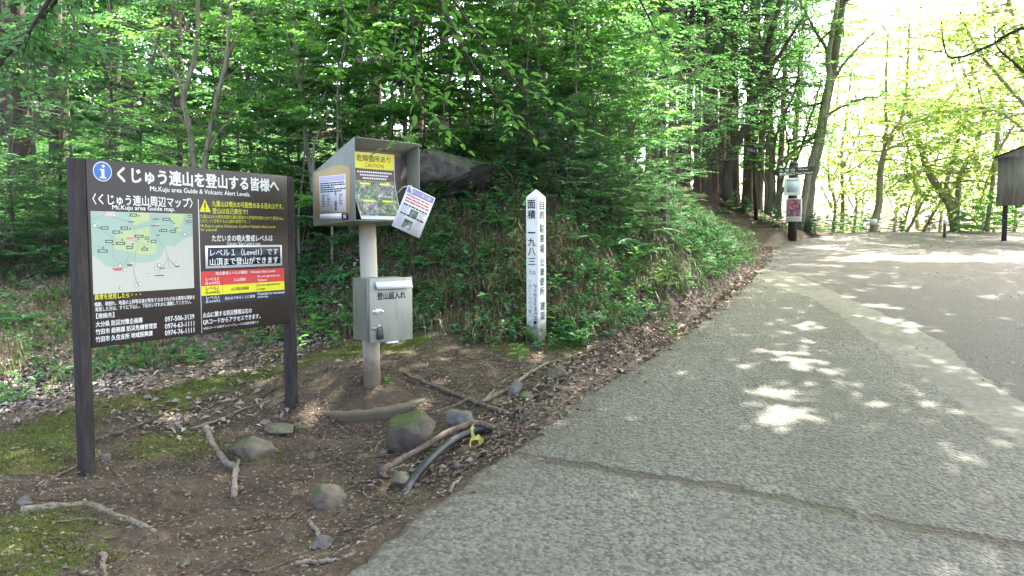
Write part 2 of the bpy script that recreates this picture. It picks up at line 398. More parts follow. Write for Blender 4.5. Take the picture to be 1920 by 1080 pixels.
v0 = q.voro(21, co=cw); v1 = q.voro(36, co=cw); vc = q.voro(36, out='Color', co=cw); v2 = q.voro(75, co=cw); fine = q.noise(160, 3, .7)
st = q.math('MULTIPLY', q.ramp(q.math('ADD', v1, q.math('MULTIPLY', q.math('SUBTRACT', q.noise(55, 4, .7), .5), .5)), .62, .30), q.ramp(q.math('MULTIPLY', vc, 1.0), .05, .45))
st = q.math('MAXIMUM', st, q.math('MULTIPLY', q.ramp(q.math('ADD', v0, q.math('MULTIPLY', q.math('SUBTRACT', q.noise(40, 4, .7), .5), .5)), .40, .22), .7))
big = q.noise(.55, 4); mid = q.noise(3.0, 5, .6)
vr = q.math('FRACT', q.math('MULTIPLY', vc, 7.13)); grain = q.noise(240, 2, .8); grit = q.voro(130, co=cw)
stone = q.mix(vr, (.022, .022, .019), (.16, .157, .135))
stone = q.mix(q.ramp(grain, .35, .65, 0, .45), stone, (.22, .21, .18))
mort = q.mix(q.ramp(fine, .32, .68), (.115, .112, .093), (.285, .275, .232))
mort = q.mix(q.ramp(grit, .28, .12, 0, .8), mort, (.065, .063, .05))
agg = q.mix(st, mort, stone)
agg = q.mix(q.ramp(grit, .2, .05, 0, .5), agg, (.26, .25, .215))
agg = q.mix(q.math('MULTIPLY', q.ramp(v1, .42, .60), q.ramp(q.noise(20, 3), .4, .6, .15, .75)), agg, (.05, .049, .038))
agg = q.mix(q.ramp(big, .42, .68, 0, .45), agg, (.082, .080, .060))
agg = q.mix(q.ramp(mid, .58, .75, 0, .35), agg, (.115, .10, .074))
agg = q.mix(q.ramp(q.noise(1.1, 6, .7), .5, .72, 0, .55), agg, (.155, .148, .12))
agg = q.mix(q.ramp(q.noise(.8, 5, .65, q.n('Mapping').outputs[0] if False else None), .52, .75, 0, .5), agg, (.058, .062, .043))
agg = q.mix(q.math('MULTIPLY', q.attr('rim'), q.ramp(q.noise(9, 4), .35, .6)), agg, (.085, .066, .05))
strip = q.mix(q.ramp(q.noise(14, 6, .7), .3, .7), (.125, .12, .099), (.21, .20, .168))
strip = q.mix(q.ramp(grit, .25, .1, 0, .5), strip, (.08, .076, .06))
strip = q.mix(q.ramp(q.noise(1.6, 4), .45, .7, 0, .5), strip, (.10, .097, .078))
lit = q.voro(26, out='Color', co=cw); lf = q.ramp(q.noise(2.3, 4), .3, .65)
asp = q.mix(q.ramp(q.noise(45, 4, .7), .35, .7), (.045, .045, .043), (.138, .135, .126))
asp = q.mix(q.math('MULTIPLY', q.ramp(q.math('MULTIPLY', lit, 1.0), .5, .7), lf), asp, (.115, .085, .066))
mS = q.ramp(q.math('ADD', q.attr('lower'), warp), -.01, .012); mU = q.ramp(q.math('ADD', q.attr('upper'), warp), -.01, .012)
c = q.mix(mS, agg, strip); c = q.mix(mU, c, asp)
edge = q.math('MULTIPLY', q.ramp(q.math('ABSOLUTE', q.math('ADD', q.attr('lower'), warp)), .05, .0), q.ramp(q.noise(1.4, 3), .42, .6))
c = q.mix(q.math('MULTIPLY', edge, .8), c, (.075, .06, .04))
edge2 = q.math('MULTIPLY', q.ramp(q.math('ABSOLUTE', q.math('ADD', q.attr('upper'), warp)), .035, .0), q.ramp(q.noise(1.9, 3), .42, .6))
c = q.mix(q.math('MULTIPLY', edge2, .8), c, (.075, .06, .04))
cw2 = q.math('ABSOLUTE', q.math('ADD', q.attr('crack'), q.math('MULTIPLY', q.math('SUBTRACT', q.noise(7, 5, .75), .5), .20)))
cm = q.math('MULTIPLY', q.ramp(cw2, .062, .022), q.ramp(q.noise(3.1, 4, .7), .33, .47))
c = q.mix(q.math('MULTIPLY', cm, .9), c, q.mix(q.ramp(q.noise(.9, 2), .45, .6), (.036, .025, .017), (.045, .055, .014)))
near = q.math('MULTIPLY', q.ramp(cw2, .10, .02), .35)
c = q.mix(near, c, (.15, .13, .10))
isagg = q.math('SUBTRACT', 1.0, mS)
hh = q.math('ADD', q.math('MULTIPLY', q.math('MULTIPLY', q.math('SUBTRACT', 1.0, v1), isagg), 1.3), q.math('ADD', q.math('MULTIPLY', fine, .45), q.math('MULTIPLY', cm, -2.0)))
hh = q.math('ADD', hh, q.math('MULTIPLY', mU, q.math('MULTIPLY', q.noise(30, 4, .7), 1.0)))
q.fin(c, .85, q.bump(hh, 1.0, .016), spec=.35)
tag(obj('road', rm, q.m), kind='structure')
# ------------------------------------------------------------------ lettering
_dg = None
_tcache = {}
def text_geo(s, bold=0.0):
    """letters as flat polygons, bounding box scaled to x 0..1, y 0..1 with the aspect kept aside"""
    if (s, bold) in _tcache: return _tcache[(s, bold)]
    cu = bpy.data.curves.new('t', 'FONT'); cu.body = s; cu.size = 1; cu.resolution_u = 2; cu.offset = bold; cu.fill_mode = 'FRONT'
    o = bpy.data.objects.new('t', cu); C.objects.link(o)
    dg = bpy.context.evaluated_depsgraph_get(); dg.update()
    me = bpy.data.meshes.new_from_object(o.evaluated_get(dg))
    V = np.empty(len(me.vertices)*3); me.vertices.foreach_get('co', V); V = V.reshape(-1, 3)[:, :2]
    Fs = [list(p.vertices) for p in me.polygons]
    bpy.data.objects.remove(o); bpy.data.curves.remove(cu); bpy.data.meshes.remove(me)
    if len(V): V = V-V.min(0)
    r = (V, Fs, V.max(0) if len(V) else np.array([1, 1.])); _tcache[(s, bold)] = r; return r
class Panel:
    """a flat face: origin o, unit axes u (right), v (up), n (out); geometry laid on it by (u, v) in metres"""
    def __init__(s, o, u, v, n): s.o, s.u, s.v, s.n = [np.asarray(a, float) for a in (o, u, v, n)]
    def P(s, a, b, h=0.0): return s.o+s.u*a+s.v*b+s.n*h
    def uv(s, px, py):
        d = ray(px, py); c = np.array([0, 0, CAMZ]); t = ((s.o-c)@s.n)/(d@s.n); q = c+d*t-s.o; return float(q@s.u), float(q@s.v)
    def text(s, mb, txt, a0, a1, b0, b1, h=.0015, bold=0., m=0):
        V, Fs, ext = text_geo(txt)
        if not len(V): return
        k_ = bold*(b1-b0)*1.1
        for i, (sx, sy) in enumerate(((0, 0),) if not bold else ((-1, -1), (1, 1), (-1, 1), (1, -1))):
            s._put(mb, V, Fs, ext, a0+k_*(1+sx), a1-k_*(1-sx), b0+k_*(1+sy), b1-k_*(1-sy), h+.0002*i, m)
    def _put(s, mb, V, Fs, ext, a0, a1, b0, b1, h, m):
        W_ = s.o+np.outer(a0+(a1-a0)*V[:, 0]/ext[0], s.u)+np.outer(b0+(b1-b0)*V[:, 1]/ext[1], s.v)+s.n*h
        mb.add(W_, Fs, m)
    def ptext(s, mb, txt, x0, y0, x1, y1, hp, h=.0015, bold=0., m=0):
        """left-middle pixel, right-middle pixel, letter height in pixels"""
        a0, b0 = s.uv(x0, y0); a1, b1 = s.uv(x1, y1); mx, my = (x0+x1)/2, (y0+y1)/2
        hh = (s.uv(mx, my-hp/2)[1]-s.uv(mx, my+hp/2)[1]); b = (b0+b1)/2
        s.text(mb, txt, a0, a1, b-hh/2, b+hh/2, h, bold, m)
    def rect(s, mb, a0, a1, b0, b1, h=.001, m=0): mb.poly([s.P(a0, b0, h), s.P(a1, b0, h), s.P(a1, b1, h), s.P(a0, b1, h)], m)
    def plate(s, mb, a0, a1, b0, b1, h0, h1, m=0): mb.box(s.P((a0+a1)/2, (b0+b1)/2, (h0+h1)/2), s.u, s.v, s.n, a1-a0, b1-b0, h1-h0, m)
    def line(s, mb, pts, wd, h=.0018, m=0):
        for (a, b), (c, d) in zip(pts[:-1], pts[1:]):
            L = math.hypot(c-a, d-b)+1e-9; ox, oy = -(d-b)/L*wd/2, (c-a)/L*wd/2
            mb.poly([s.P(a-ox, b-oy, h), s.P(c-ox, d-oy, h), s.P(c+ox, d+oy, h), s.P(a+ox, b+oy, h)], m)
    def disc(s, mb, a, b, r, h, n=32, m=0, r2=None): mb.poly([s.P(a+r*math.cos(t*2*math.pi/n), b+(r2 or r)*math.sin(t*2*math.pi/n), h) for t in range(n)], m)
    def ring(s, mb, a, b, r0, r1, h, ry=1.0, n=28, m=0):
        for k in range(n):
            t0, t1 = k*2*math.pi/n, (k+1)*2*math.pi/n
            mb.poly([s.P(a+r0*math.cos(t0), b+ry*r0*math.sin(t0), h), s.P(a+r1*math.cos(t0), b+ry*r1*math.sin(t0), h), s.P(a+r1*math.cos(t1), b+ry*r1*math.sin(t1), h), s.P(a+r0*math.cos(t1), b+ry*r0*math.sin(t1), h)], m)
ZV = np.array([0, 0, 1.0])
def frame_from_normal(az):
    n = np.array([math.sin(az), -math.cos(az), 0]); return np.cross(-n, ZV), ZV, n

M['white_paint'] = plain('white_paint', (.78, .79, .76), .5, .05, 20)
M['post_white'] = weathered('post_white', (.74, .76, .71), .55, 0, .22, 0, .12)
M['letter_white'] = plain('letter_white', (.80, .81, .76), .5, .02)
M['letter_yellow'] = plain('letter_yellow', (.66, .68, .04), .5, .03)
M['letter_black'] = plain('letter_black', (.015, .015, .017), .6, .1)
M['letter_grey'] = plain('letter_grey', (.35, .35, .36), .6, .1)
M['letter_red'] = plain('letter_red', (.55, .12, .13), .6, .1)
M['board_brown'] = plain('board_brown', (.030, .022, .017), .45, .22, 5, .1)
M['post_brown'] = bark('post_brown', (.022, .018, .016), (.052, .044, .038), 30)
M['sign_blue'] = plain('sign_blue', (.03, .14, .42), .4, .04)
M['sign_red'] = plain('sign_red', (.60, .035, .03), .45, .04)
M['sign_yellow'] = plain('sign_yellow', (.72, .68, .01), .45, .04)
M['sign_navy'] = plain('sign_navy', (.014, .022, .04), .4, .1)
M['steel'] = weathered('steel', (.31, .325, .262), .42, .3, .5, .35)
M['galvanised'] = weathered('galvanised', (.235, .25, .20), .5, .2, .6, .5)
M['inside_dark'] = plain('inside_dark', (.11, .10, .08), .7, .25, 6)
M['steel_bright'] = plain('steel_bright', (.74, .75, .74), .3, .06, 8, 0, .3)
M['aluminium'] = plain('aluminium', (.62, .63, .62), .35, .05, 8, 0, .5)
M['pole_beige'] = weathered('pole_beige', (.50, .465, .355), .75, 0, .22, .15, .16)
M['paper'] = plain('paper', (.74, .75, .74), .55, .03)
M['paper_lilac'] = plain('paper_lilac', (.62, .52, .66), .55, .04)
M['paper_purple'] = plain('paper_purple', (.30, .22, .47), .5, .05)
M['kraft'] = plain('kraft', (.46, .32, .15), .7, .14, 9)
M['backing_brown'] = plain('backing_brown', (.25, .16, .08), .7, .15, 6)
M['brown_band'] = plain('brown_band', (.10, .055, .032), .5, .1)
for nm_, c1_, c2_, c3_ in (('photo_dark', (.025, .04, .02), (.09, .16, .06), (.50, .52, .46)), ('photo_grey', (.03, .032, .028), (.16, .165, .15), (.60, .61, .58))):
    q = NM(nm_); f_ = q.noise(26, 6, .7); q.fin(q.mix(q.ramp(f_, .52, .66), q.mix(q.ramp(f_, .36, .52), c1_, c2_), c3_), .4); M[nm_] = q.m
M['black_plastic'] = plain('black_plastic', (.02, .021, .024), .35, .2, 20, .1)
M['brass'] = plain('brass', (.30, .25, .14), .4, .2, 20, 0, .6)
M['concrete_ring'] = weathered('concrete_ring', (.135, .112, .07), .95, 0, .9, .4, .13)

# ------------------------------------------------------------------ information board
PL = atz(163, 885, .02); PL[2] = .0
PR = at(547, 787, 6.48); PR[2] = Hs(PR[0], PR[1])
ux = PR-PL; ux[2] = 0; LEN = np.linalg.norm(ux); ux /= LEN
nb = np.cross(ux, ZV)
if nb[1] > 0: nb = -nb
top = at(140, 297, PL[1])[2]
ib = thing('information_board', 'large dark brown information board with map and volcano warnings on two posts', 'information board', PL)
PW = .08
for P0, x0 in ((PL, 0), (PR, 0)):
    zb = Hs(P0[0], P0[1])-.15
    bevel(MB().box([P0[0], P0[1], (zb+top)/2], ux, nb, ZV, PW, PW, top-zb).obj('post', M['post_brown'], ib), .006)
face = Panel(PL+nb*(PW/2+.004)*1.0, ux, ZV, nb)
bl, bb = face.uv(176, 648); br, bb2 = face.uv(537, 612)
bb = (bb+bb2)/2
b0, b1 = -PW/2-.01, LEN+PW/2-.012
bd = MB(); bd.box(face.P((PW/2+LEN-PW/2)/2, (bb+top-PL[2])/2+.004, -.03), ux, ZV, nb, LEN-PW-.002, top-PL[2]-bb, .06)
board = bevel(bd.obj('board', M['board_brown'], ib), .004)
def line_part(nm, mat, *a, **k):
    T = MB(); face.ptext(T, *a, **k); T.obj(nm, mat, board)
T_ = lambda *a, **k: line_part('text_line', M['letter_white'], *a, **k)
line_part('title_lettering', M['letter_white'], 'くじゅう連山を登山する皆様へ', 219, 323.5, 523, 351, 27.5, bold=.022)
line_part('subtitle_lettering', M['letter_white'], 'Mt.Kuju area Guide & Volcanic Alert Levels.', 281, 353.5, 469, 367, 11.5, bold=.012)
line_part('map_heading', M['letter_white'], '〈くじゅう連山周辺マップ〉', 173, 371, 361, 382, 20, bold=.012)
T_('Mt.Kuju area Guide map.', 210, 389, 328, 394, 11, bold=.012)
T_('ただいまの噴火警戒レベルは', 397, 445, 511, 448, 12.5, bold=.012)
T_('Volcanic Alert Level is now', 425, 456, 488, 457.5, 7)
T_('動鳴、地割れ、地温の上昇等災害が発生するおそれがある異常な現象を'.replace('動鳴', '鳴動'), 177, 567.5, 365, 560, 8, bold=.008)
T_('発見した方は、すぐに下山し、下記のいずれかに通報してください。', 178, 577, 358, 569, 8, bold=.008)
T_('【連絡先】', 180, 591.5, 214, 591, 10, bold=.008)
for t, y0, x1, y1 in (('大分県 防災対策企画課', 606, 267, 602), ('竹田市 総務課 防災危機管理室', 620, 294, 612.5), ('竹田市 久住支所 地域振興課', 634, 286, 627)):
    T_(t, 179, y0, x1, y1, 10.5, bold=.01)
for t, y0, y1 in (('097-506-3139', 598, 594), ('0974-63-1111', 611, 607), ('0974-76-1111', 624, 619)): T_(t, 309, y0, 364, y1, 9.5, bold=.008)
T_('火山に関する防災情報は右の', 380, 590, 472, 583, 10, bold=.01)
T_('QRコードからアクセスできます。', 380, 602, 488, 595, 10, bold=.01)
T_('※QRコードは㈱デンソーウェーブの登録商標です', 381, 614, 485, 605.5, 5.5)
line_part('yellow_text_line', M['letter_yellow'], '九重山は噴火の可能性のある活火山です。', 397, 381, 531, 388, 11, bold=.012)
line_part('yellow_text_line', M['letter_yellow'], '登山は自己責任で！', 398, 395, 464, 397.5, 10.5, bold=.012)
line_part('yellow_text_line', M['letter_yellow'], '（九重山は大分県玖珠郡九重町南部から竹田市北部にかけて東西15km', 373, 404, 531, 411, 7)
line_part('yellow_text_line', M['letter_yellow'], 'にわたって分布する火山群の総称です。）', 374, 412.5, 468, 417, 7)
line_part('yellow_text_line', M['letter_yellow'], 'Mt.Kuju is active Volcanoes. Confirm Volcanic Alert Levels', 376, 422, 516, 428, 7)
line_part('yellow_text_line', M['letter_yellow'], 'for yourself.', 376, 431, 407, 432, 7)
line_part('yellow_text_line', M['letter_yellow'], '異常を発見したら・・・', 177, 556, 264, 553, 10.5, bold=.012)
a0, v0 = face.uv(371.5, 374); a1, v1 = face.uv(372.5, 626)
d = MB(); face.plate(d, a0-.002, a0+.004, v1, v0, -.001, .001); d.obj('divider_line', M['letter_white'], board)
# round information symbol
a, b = face.uv(192, 321.5); r = .5*(face.uv(192, 303)[1]-face.uv(192, 340)[1])
d = MB(); face.disc(d, a, b, r, .0012, 40); sy = d.obj('information_symbol', M['letter_white'], board)
d = MB(); face.disc(d, a, b, r*.92, .0022, 40); d.obj('blue_disc', M['sign_blue'], sy)
d = MB(); face.disc(d, a+.005, b+r*.55, r*.15, .003, 20)
for (p0, p1, q0, q1) in ((-.13, .17, -.62, .25), (-.28, .0, .10, .25), (-.32, .36, -.70, -.56)): face.rect(d, a+r*p0, a+r*p1, b+r*q0, b+r*q1, .003)
d.obj('letter', M['letter_white'], sy)
# warning triangle
a, b = face.uv(384, 386); hh = face.uv(384, 374)[1]-face.uv(384, 397)[1]
d = MB(); d.poly([face.P(a-hh*.55, b-hh*.5, .0015), face.P(a+hh*.55, b-hh*.5, .0015), face.P(a, b+hh*.55, .0015)]); tri = d.obj('warning_triangle', M['sign_yellow'], board)
d = MB(); face.rect(d, a-.006, a+.006, b-hh*.18, b+hh*.25, .0025); face.rect(d, a-.006, a+.006, b-hh*.38, b-hh*.27, .0025); d.obj('exclamation_mark', M['letter_black'], tri)
# alert plate
a0, v1 = face.uv(383, 462); a1, _ = face.uv(527, 462); v1 = face.uv(455, 460)[1]; v0 = face.uv(455, 501)[1]
d = MB(); face.plate(d, a0, a1, v0, v1, 0.0005, .010); pl = bevel(d.obj('alert_plate', M['aluminium'], board), .002)
d = MB(); face.plate(d, a0+.022, a1-.02, v0+.02, v1-.014, .0105, .012); face_n = d.obj('plate_face', M['sign_navy'], pl)
d = MB(); mv = (v0+v1)/2; hv = v1-v0
face.text(d, 'レベル１（Level1）です', a0+.04, a1-.045, mv+.03*hv, mv+.36*hv, .013, .006); face.text(d, '山頂まで登山ができます', a0+.035, a1-.045, mv-.37*hv, mv-.04*hv, .013, .012)
d.obj('plate_lettering', M['letter_white'], pl)
# alert table
x0, x1 = face.uv(377, 530)[0], face.uv(533, 530)[0]
rows = [face.uv(455, y)[1] for y in (506, 515.5, 532, 549, 564.5)]
d = MB(); mats = [M['sign_red'], M['sign_yellow'], M['sign_navy'], M['letter_black']]
face.rect(d, x0, x1, rows[2], rows[0], .0012, 0); face.rect(d, x0, x1, rows[3], rows[2], .0012, 1); face.rect(d, x0, x1, rows[4], rows[3], .0012, 2)
c1, c2 = x0+(x1-x0)*.235, x0+(x1-x0)*.64
for cc in (c1, c2): face.rect(d, cc-.0012, cc+.0012, rows[3], rows[1], .002, 3)
face.rect(d, x0, x1, rows[1]-.001, rows[1]+.001, .002, 3)
tb = d.obj('alert_level_table', mats, board)
d = MB(); wx = x1-x0
def cell(txt, u0, u1, i, f0, f1, m): v_ = rows[i]-rows[i+1]; face.text(d, txt, x0+wx*u0, x0+wx*u1, rows[i+1]+v_*f0, rows[i+1]+v_*f1, .0028, .004, m)
cell('噴火警戒レベルの解説　Volcanic Alert Levels', .16, .88, 0, .2, .85, 0)
for i, (n_, jp, e1, e2, m) in enumerate((('3', '入山規制', 'Do not approach the', 'Volcano', 0), ('2', '火口周辺規制', 'Do not approach the', 'Crater', 1), ('1', '活火山であることに留意', 'Potential for increased', 'activity', 0))):
    cell('レベル'+n_, .05, .19, i+1, .55, .92, m); cell('(Level'+n_+')', .045, .2, i+1, .08, .48, m)
    wj = {4: .14, 6: .21, 11: .36}[len(jp)]; cell(jp, .435-wj/2, .435+wj/2, i+1, .32, .68, m)
    cell(e1, .65, .65+.017*len(e1)*(.9 if i < 2 else .88), i+1, .56, .88, m); cell(e2, .65, .65+.0165*len(e2), i+1, .16, .46, m)
d.obj('table_lettering', [M['letter_white'], M['letter_black']], tb)
# guide map
x0, x1 = face.uv(172, 470)[0], face.uv(362, 470)[0]; y0, y1 = face.uv(268, 546)[1], face.uv(268, 398.5)[1]
d = MB(); face.rect(d, x0, x1, y0, y1, .0012, 0)
M['map_pale'] = plain('map_pale', (.50, .515, .43), .5, .03); M['map_teal'] = plain('map_teal', (.33, .46, .37), .5, .06, 14); M['map_green'] = plain('map_green', (.44, .54, .27), .5, .06, 14)
M['map_line'] = plain('map_line', (.30, .33, .34), .5); M['map_label'] = plain('map_label', (.02, .09, .06), .5); M['map_pink'] = plain('map_pink', (.62, .48, .46), .5)
gmp = d.obj('guide_map', [M['map_pale']], board)
MU = lambda u, v: (x0+(x1-x0)*u, y0+(y1-y0)*v)
d = MB()
def blob(L, h, m): d.poly([face.P(*MU(u, v), h) for u, v in L], m)
blob([(0, 1), (1, 1), (1, .70), (.9, .66), (.8, .57), (.7, .58), (.66, .44), (.58, .38), (.48, .36), (.36, .38), (.28, .31), (.12, .33), (.05, .44), (0, .47)], .0018, 0)
for L in ([(.36, 1), (.56, 1), (.54, .9), (.44, .86), (.40, .82), (.36, .9)], [(.74, 1), (.92, 1), (.9, .9), (.86, .84), (.87, .75), (.80, .76), (.79, .88)], [(.16, .62), (.26, .76), (.42, .78), (.54, .82), (.54, .68), (.62, .58), (.6, .47), (.45, .46), (.3, .52), (.2, .55)]): blob(L, .0022, 1)
for L in ([(.13, 1), (.22, 1), (.22, .945), (.13, .94)], [(.58, .86), (.64, .87), (.64, .835), (.57, .83)], [(.32, .67), (.38, .67), (.38, .63), (.33, .63)]): blob(L, .0026, 2)
d.obj('map_areas', [M['map_teal'], M['map_green'], M['map_pink']], gmp)
d = MB()
for L in ([(0, .9), (.08, .93), (.14, 1)], [(.2, .93), (.3, .9), (.37, .87), (.40, .78), (.39, .68), (.43, .6), (.40, .5), (.39, .38), (.4, .35), (.37, .3), (.39, .2), (.41, .08)], [(.1, .78), (.2, .66), (.21, .6), (.18, .55), (.2, .42), (.26, .36), (.27, .3), (.29, .27)],
          [(.36, .5), (.3, .38), (.28, .34)], [(.55, 1), (.58, .9), (.57, .84), (.4, .82)], [(.57, .84), (.62, .68), (.66, .6), (.7, .54), (.73, .41), (.8, .3)], [(.73, .41), (.66, .3), (.62, .22)], [(.72, .4), (.74, .29), (.77, .27)], [(.0, .62), (.08, .56), (.17, .6), (.21, .66), (.28, .67), (.4, .64), (.5, .6), (.56, .6)], [(.57, .84), (.76, .84), (.8, .8), (.85, .74), (.98, .72)], [(.68, .98), (.64, .9), (.58, .84)], [(.9, .98), (.93, .86), (1, .85)]):
    face.line(d, [MU(*p) for p in L], .0035, .003)
d.obj('map_routes', M['map_line'], gmp)
d = MB()
for u, v, s_ in ((.39, .965, .07), (.12, .80, .07), (.3, .80, .07), (.225, .75, .07), (.155, .635, .07), (.26, .61, .085), (.095, .52, .09), (.345, .56, .065), (.44, .70, .085), (.515, .675, .045), (.58, .635, .06), (.49, .535, .065), (.69, .775, .065), (.72, .92, .08), (.785, .765, .06), (.96, .90, .055), (.97, .965, .035)):
    a, b = MU(u, v); w_ = s_*(x1-x0)/2; face.rect(d, a-w_, a+w_, b-.010, b+.010, .0032, 0); face.rect(d, a-w_*.72, a+w_*.72, b-.004, b+.004, .0036, 1)
for u, v in ((.445, .96), (.07, .805), (.275, .745), (.355, .795), (.19, .60), (.275, .655), (.1, .56), (.375, .6), (.43, .665), (.525, .635), (.485, .57), (.645, .77), (.775, .895), (.81, .8)):
    a, b = MU(u, v); d.poly([face.P(a-.007, b-.006, .0032), face.P(a+.007, b-.006, .0032), face.P(a, b+.009, .0032)], 0)
for u, v in ((.21, .955), (.03, .83), (.25, .335), (.29, .285), (.63, .325), (.6, .285), (.81, .33), (.52, .2), (.395, .08), (.435, .095), (.25, .06), (.91, .73)):
    a, b = MU(u, v); face.rect(d, a-.011, a+.011, b-.011, b+.011, .0032, 0); face.rect(d, a-.0085, a+.0085, b-.0085, b+.0085, .0036, 2); face.rect(d, a-.004, a+.004, b-.002, b+.006, .004, 1)
for u, v, s_ in ((.37, .88, .06), (.61, .92, .06), (.6, .835, .08), (.34, .345, .05), (.34, .33, .05), (.66, .285, .06), (.63, .19, .1), (.82, .30, .05), (.63, .715, .035), (.8, .87, .02), (.83, .81, .04)):
    a, b = MU(u, v); w_ = s_*(x1-x0)/2; face.rect(d, a-w_, a+w_, b-.003, b+.003, .0032, 0)
for u, v, s_ in ((.22, .30, .09), (.23, .282, .07), (.35, .675, .06)): a, b = MU(u, v); w_ = s_*(x1-x0)/2; face.rect(d, a-w_, a+w_, b-.004, b+.004, .0036, 3)
d.obj('map_labels', [M['map_label'], M['map_pale'], M['letter_white'], M['letter_red']], gmp)

# ------------------------------------------------------------------ notice box and drop box on one pole
PB = at(699, 702, 6.6); PB[2] = Hs(PB[0], PB[1])
pc = thing('mountain_registration_post', 'grey metal notice box and registration drop box on a single round pole', 'registration post', PB)
ptop = at(688, 412, 6.55)
MB().tube([PB-[0, 0, .3], PB+(ptop-PB)*.5, ptop+[0, 0, .05]], [.073, .072, .072], 24).obj('pole', M['pole_beige'], pc, smooth=True)
u, v, n = frame_from_normal(R(46.5))
cx = np.array([ptop[0], ptop[1], 0]); zb = 1.68; wN, dN, hF, hB = .66, .60, .655, .44
tilt = .035
nbx = MB(); th = .008
def side(su):
    o = cx+u*su; return [o-n*dN/2+ZV*(zb-tilt), o+n*dN/2+ZV*zb, o+n*dN/2+ZV*(zb+hF), o-n*dN/2+ZV*(zb+hB-tilt)]
for su in (-wN/2, wN/2-th): nbx.prism(side(su), u*th)
A_ = side(-wN/2+th); wd = u*(wN-2*th)
def slab(p, q, off): nbx.prism([p, q, q+off, p+off], wd)
dn = -ZV*th
slab(A_[3], A_[2]+n*.015, dn); slab(A_[0], A_[1], ZV*th); slab(A_[0]+ZV*th, A_[3]-ZV*th, n*th)
hood = bevel(nbx.obj('notice_box', M['galvanised'], pc), .002, 1)
lin = MB(); o = cx+n*(dN/2-.16)
lin.box(o+ZV*(zb+.315), u, ZV, n, wN-.03, .60, .012); lin.obj('inner_board', M['inside_dark'], hood)
lin = MB(); lin.box(o+n*.008+ZV*(zb+.575), u, ZV, n, wN-.16, .07, .004); lin.obj('cardboard_strip', M['backing_brown'], hood)
# caution poster: sheet curling out at the bottom
cp = Panel(o+ZV*zb-u*.045, u, ZV, n)
cpo = thing('caution_poster', 'curling yellow headed caution poster with four photos inside the grey notice box', 'poster', o+ZV*zb)
def curl(b): t = np.clip((.42-b)/.42, 0, 1); return .02+.11*t**1.7
class Curl(Panel):
    def P(s, a, b, h=0.0): return s.o+s.u*(a+.10*max(0, .3-b)*(.5 if a < 0 else .1))+s.v*b+s.n*(h+float(curl(b)))
    def _put(s, mb, V, Fs, ext, a0, a1, b0, b1, h, m):
        mb.add([s.P(a0+(a1-a0)*p[0]/ext[0], b0+(b1-b0)*p[1]/ext[1], h) for p in V], Fs, m)
    def strip(s, mb, a0, a1, b0, b1, h, m=0, k=8):
        for i in range(k):
            p, q = b0+(b1-b0)*i/k, b0+(b1-b0)*(i+1)/k; mb.poly([s.P(a0, p, h), s.P(a1, p, h), s.P(a1, q, h), s.P(a0, q, h)], m)
cc = Curl(cp.o, u, ZV, n); d = MB(); hw = .215
k = 14; bs = np.linspace(.015, .56, k)
d.add([cc.P(a, b, h) for h in (0, .0025) for b in bs for a in (-hw, hw)], [[2*i, 2*i+1, 2*i+3, 2*i+2] for i in range(k-1)]+[[2*k+2*i+2, 2*k+2*i+3, 2*k+2*i+1, 2*k+2*i] for i in range(k-1)]+[[2*i, 2*i+2, 2*k+2*i+2, 2*k+2*i] for i in range(k-1)]+[[2*i+3, 2*i+1, 2*k+2*i+1, 2*k+2*i+3] for i in range(k-1)])
obj('paper_sheet', d.mesh('paper_sheet'), M['paper'], cpo)
d = MB(); cc.strip(d, -hw+.012, hw-.012, .43, .555, .0045); obj('yellow_heading', d.mesh('yellow_heading'), M['sign_yellow'], cpo)
d = MB(); cc.strip(d, -hw+.008, hw-.008, .33, .428, .0045); obj('brown_band', d.mesh('brown_band'), M['brown_band'], cpo)
d = MB(); cc.text(d, '危険箇所あり', -.17, .17, .485, .54, .0065, .005); cc.text(d, 'CAUTION', -.09, .10, .442, .472, .0065)
obj('heading_lettering', d.mesh('heading_lettering'), M['brown_band'], cpo)
d = MB()
for b in (.395, .370, .345):
    for a in np.arange(-.17+(.40-b), .17-(.40-b), .022): cc.strip(d, a, a+.017, b, b+.012, .0065, 0, 1)
obj('band_lettering', d.mesh('band_lettering'), M['paper'], cpo)
d = MB()
cc.strip(d, -hw+.008, hw-.008, .045, .328, .0038, 0)
for i, (a0, a1) in enumerate(((-.19, -.005), (.008, .195))):
    for j, (b0_, b1_) in enumerate(((.195, .32), (.05, .18))):
        cc.strip(d, a0, a1, b0_, b1_, .0045, 0 if (i+j) % 2 == 0 else 1); cc.strip(d, a0+.04, a1-.04, b1_-.022, b1_-.006, .0065, 2, 2)
        Panel.ring(cc, d, (a0+a1)/2, (b0_+b1_)/2-.012,   .0695, .072, .0068, .6, 26, 3)
obj('photo_panel', d.mesh('photo_panel'), [M['photo_dark'], M['photo_grey'], M['sign_yellow'], M['paper']], cpo)
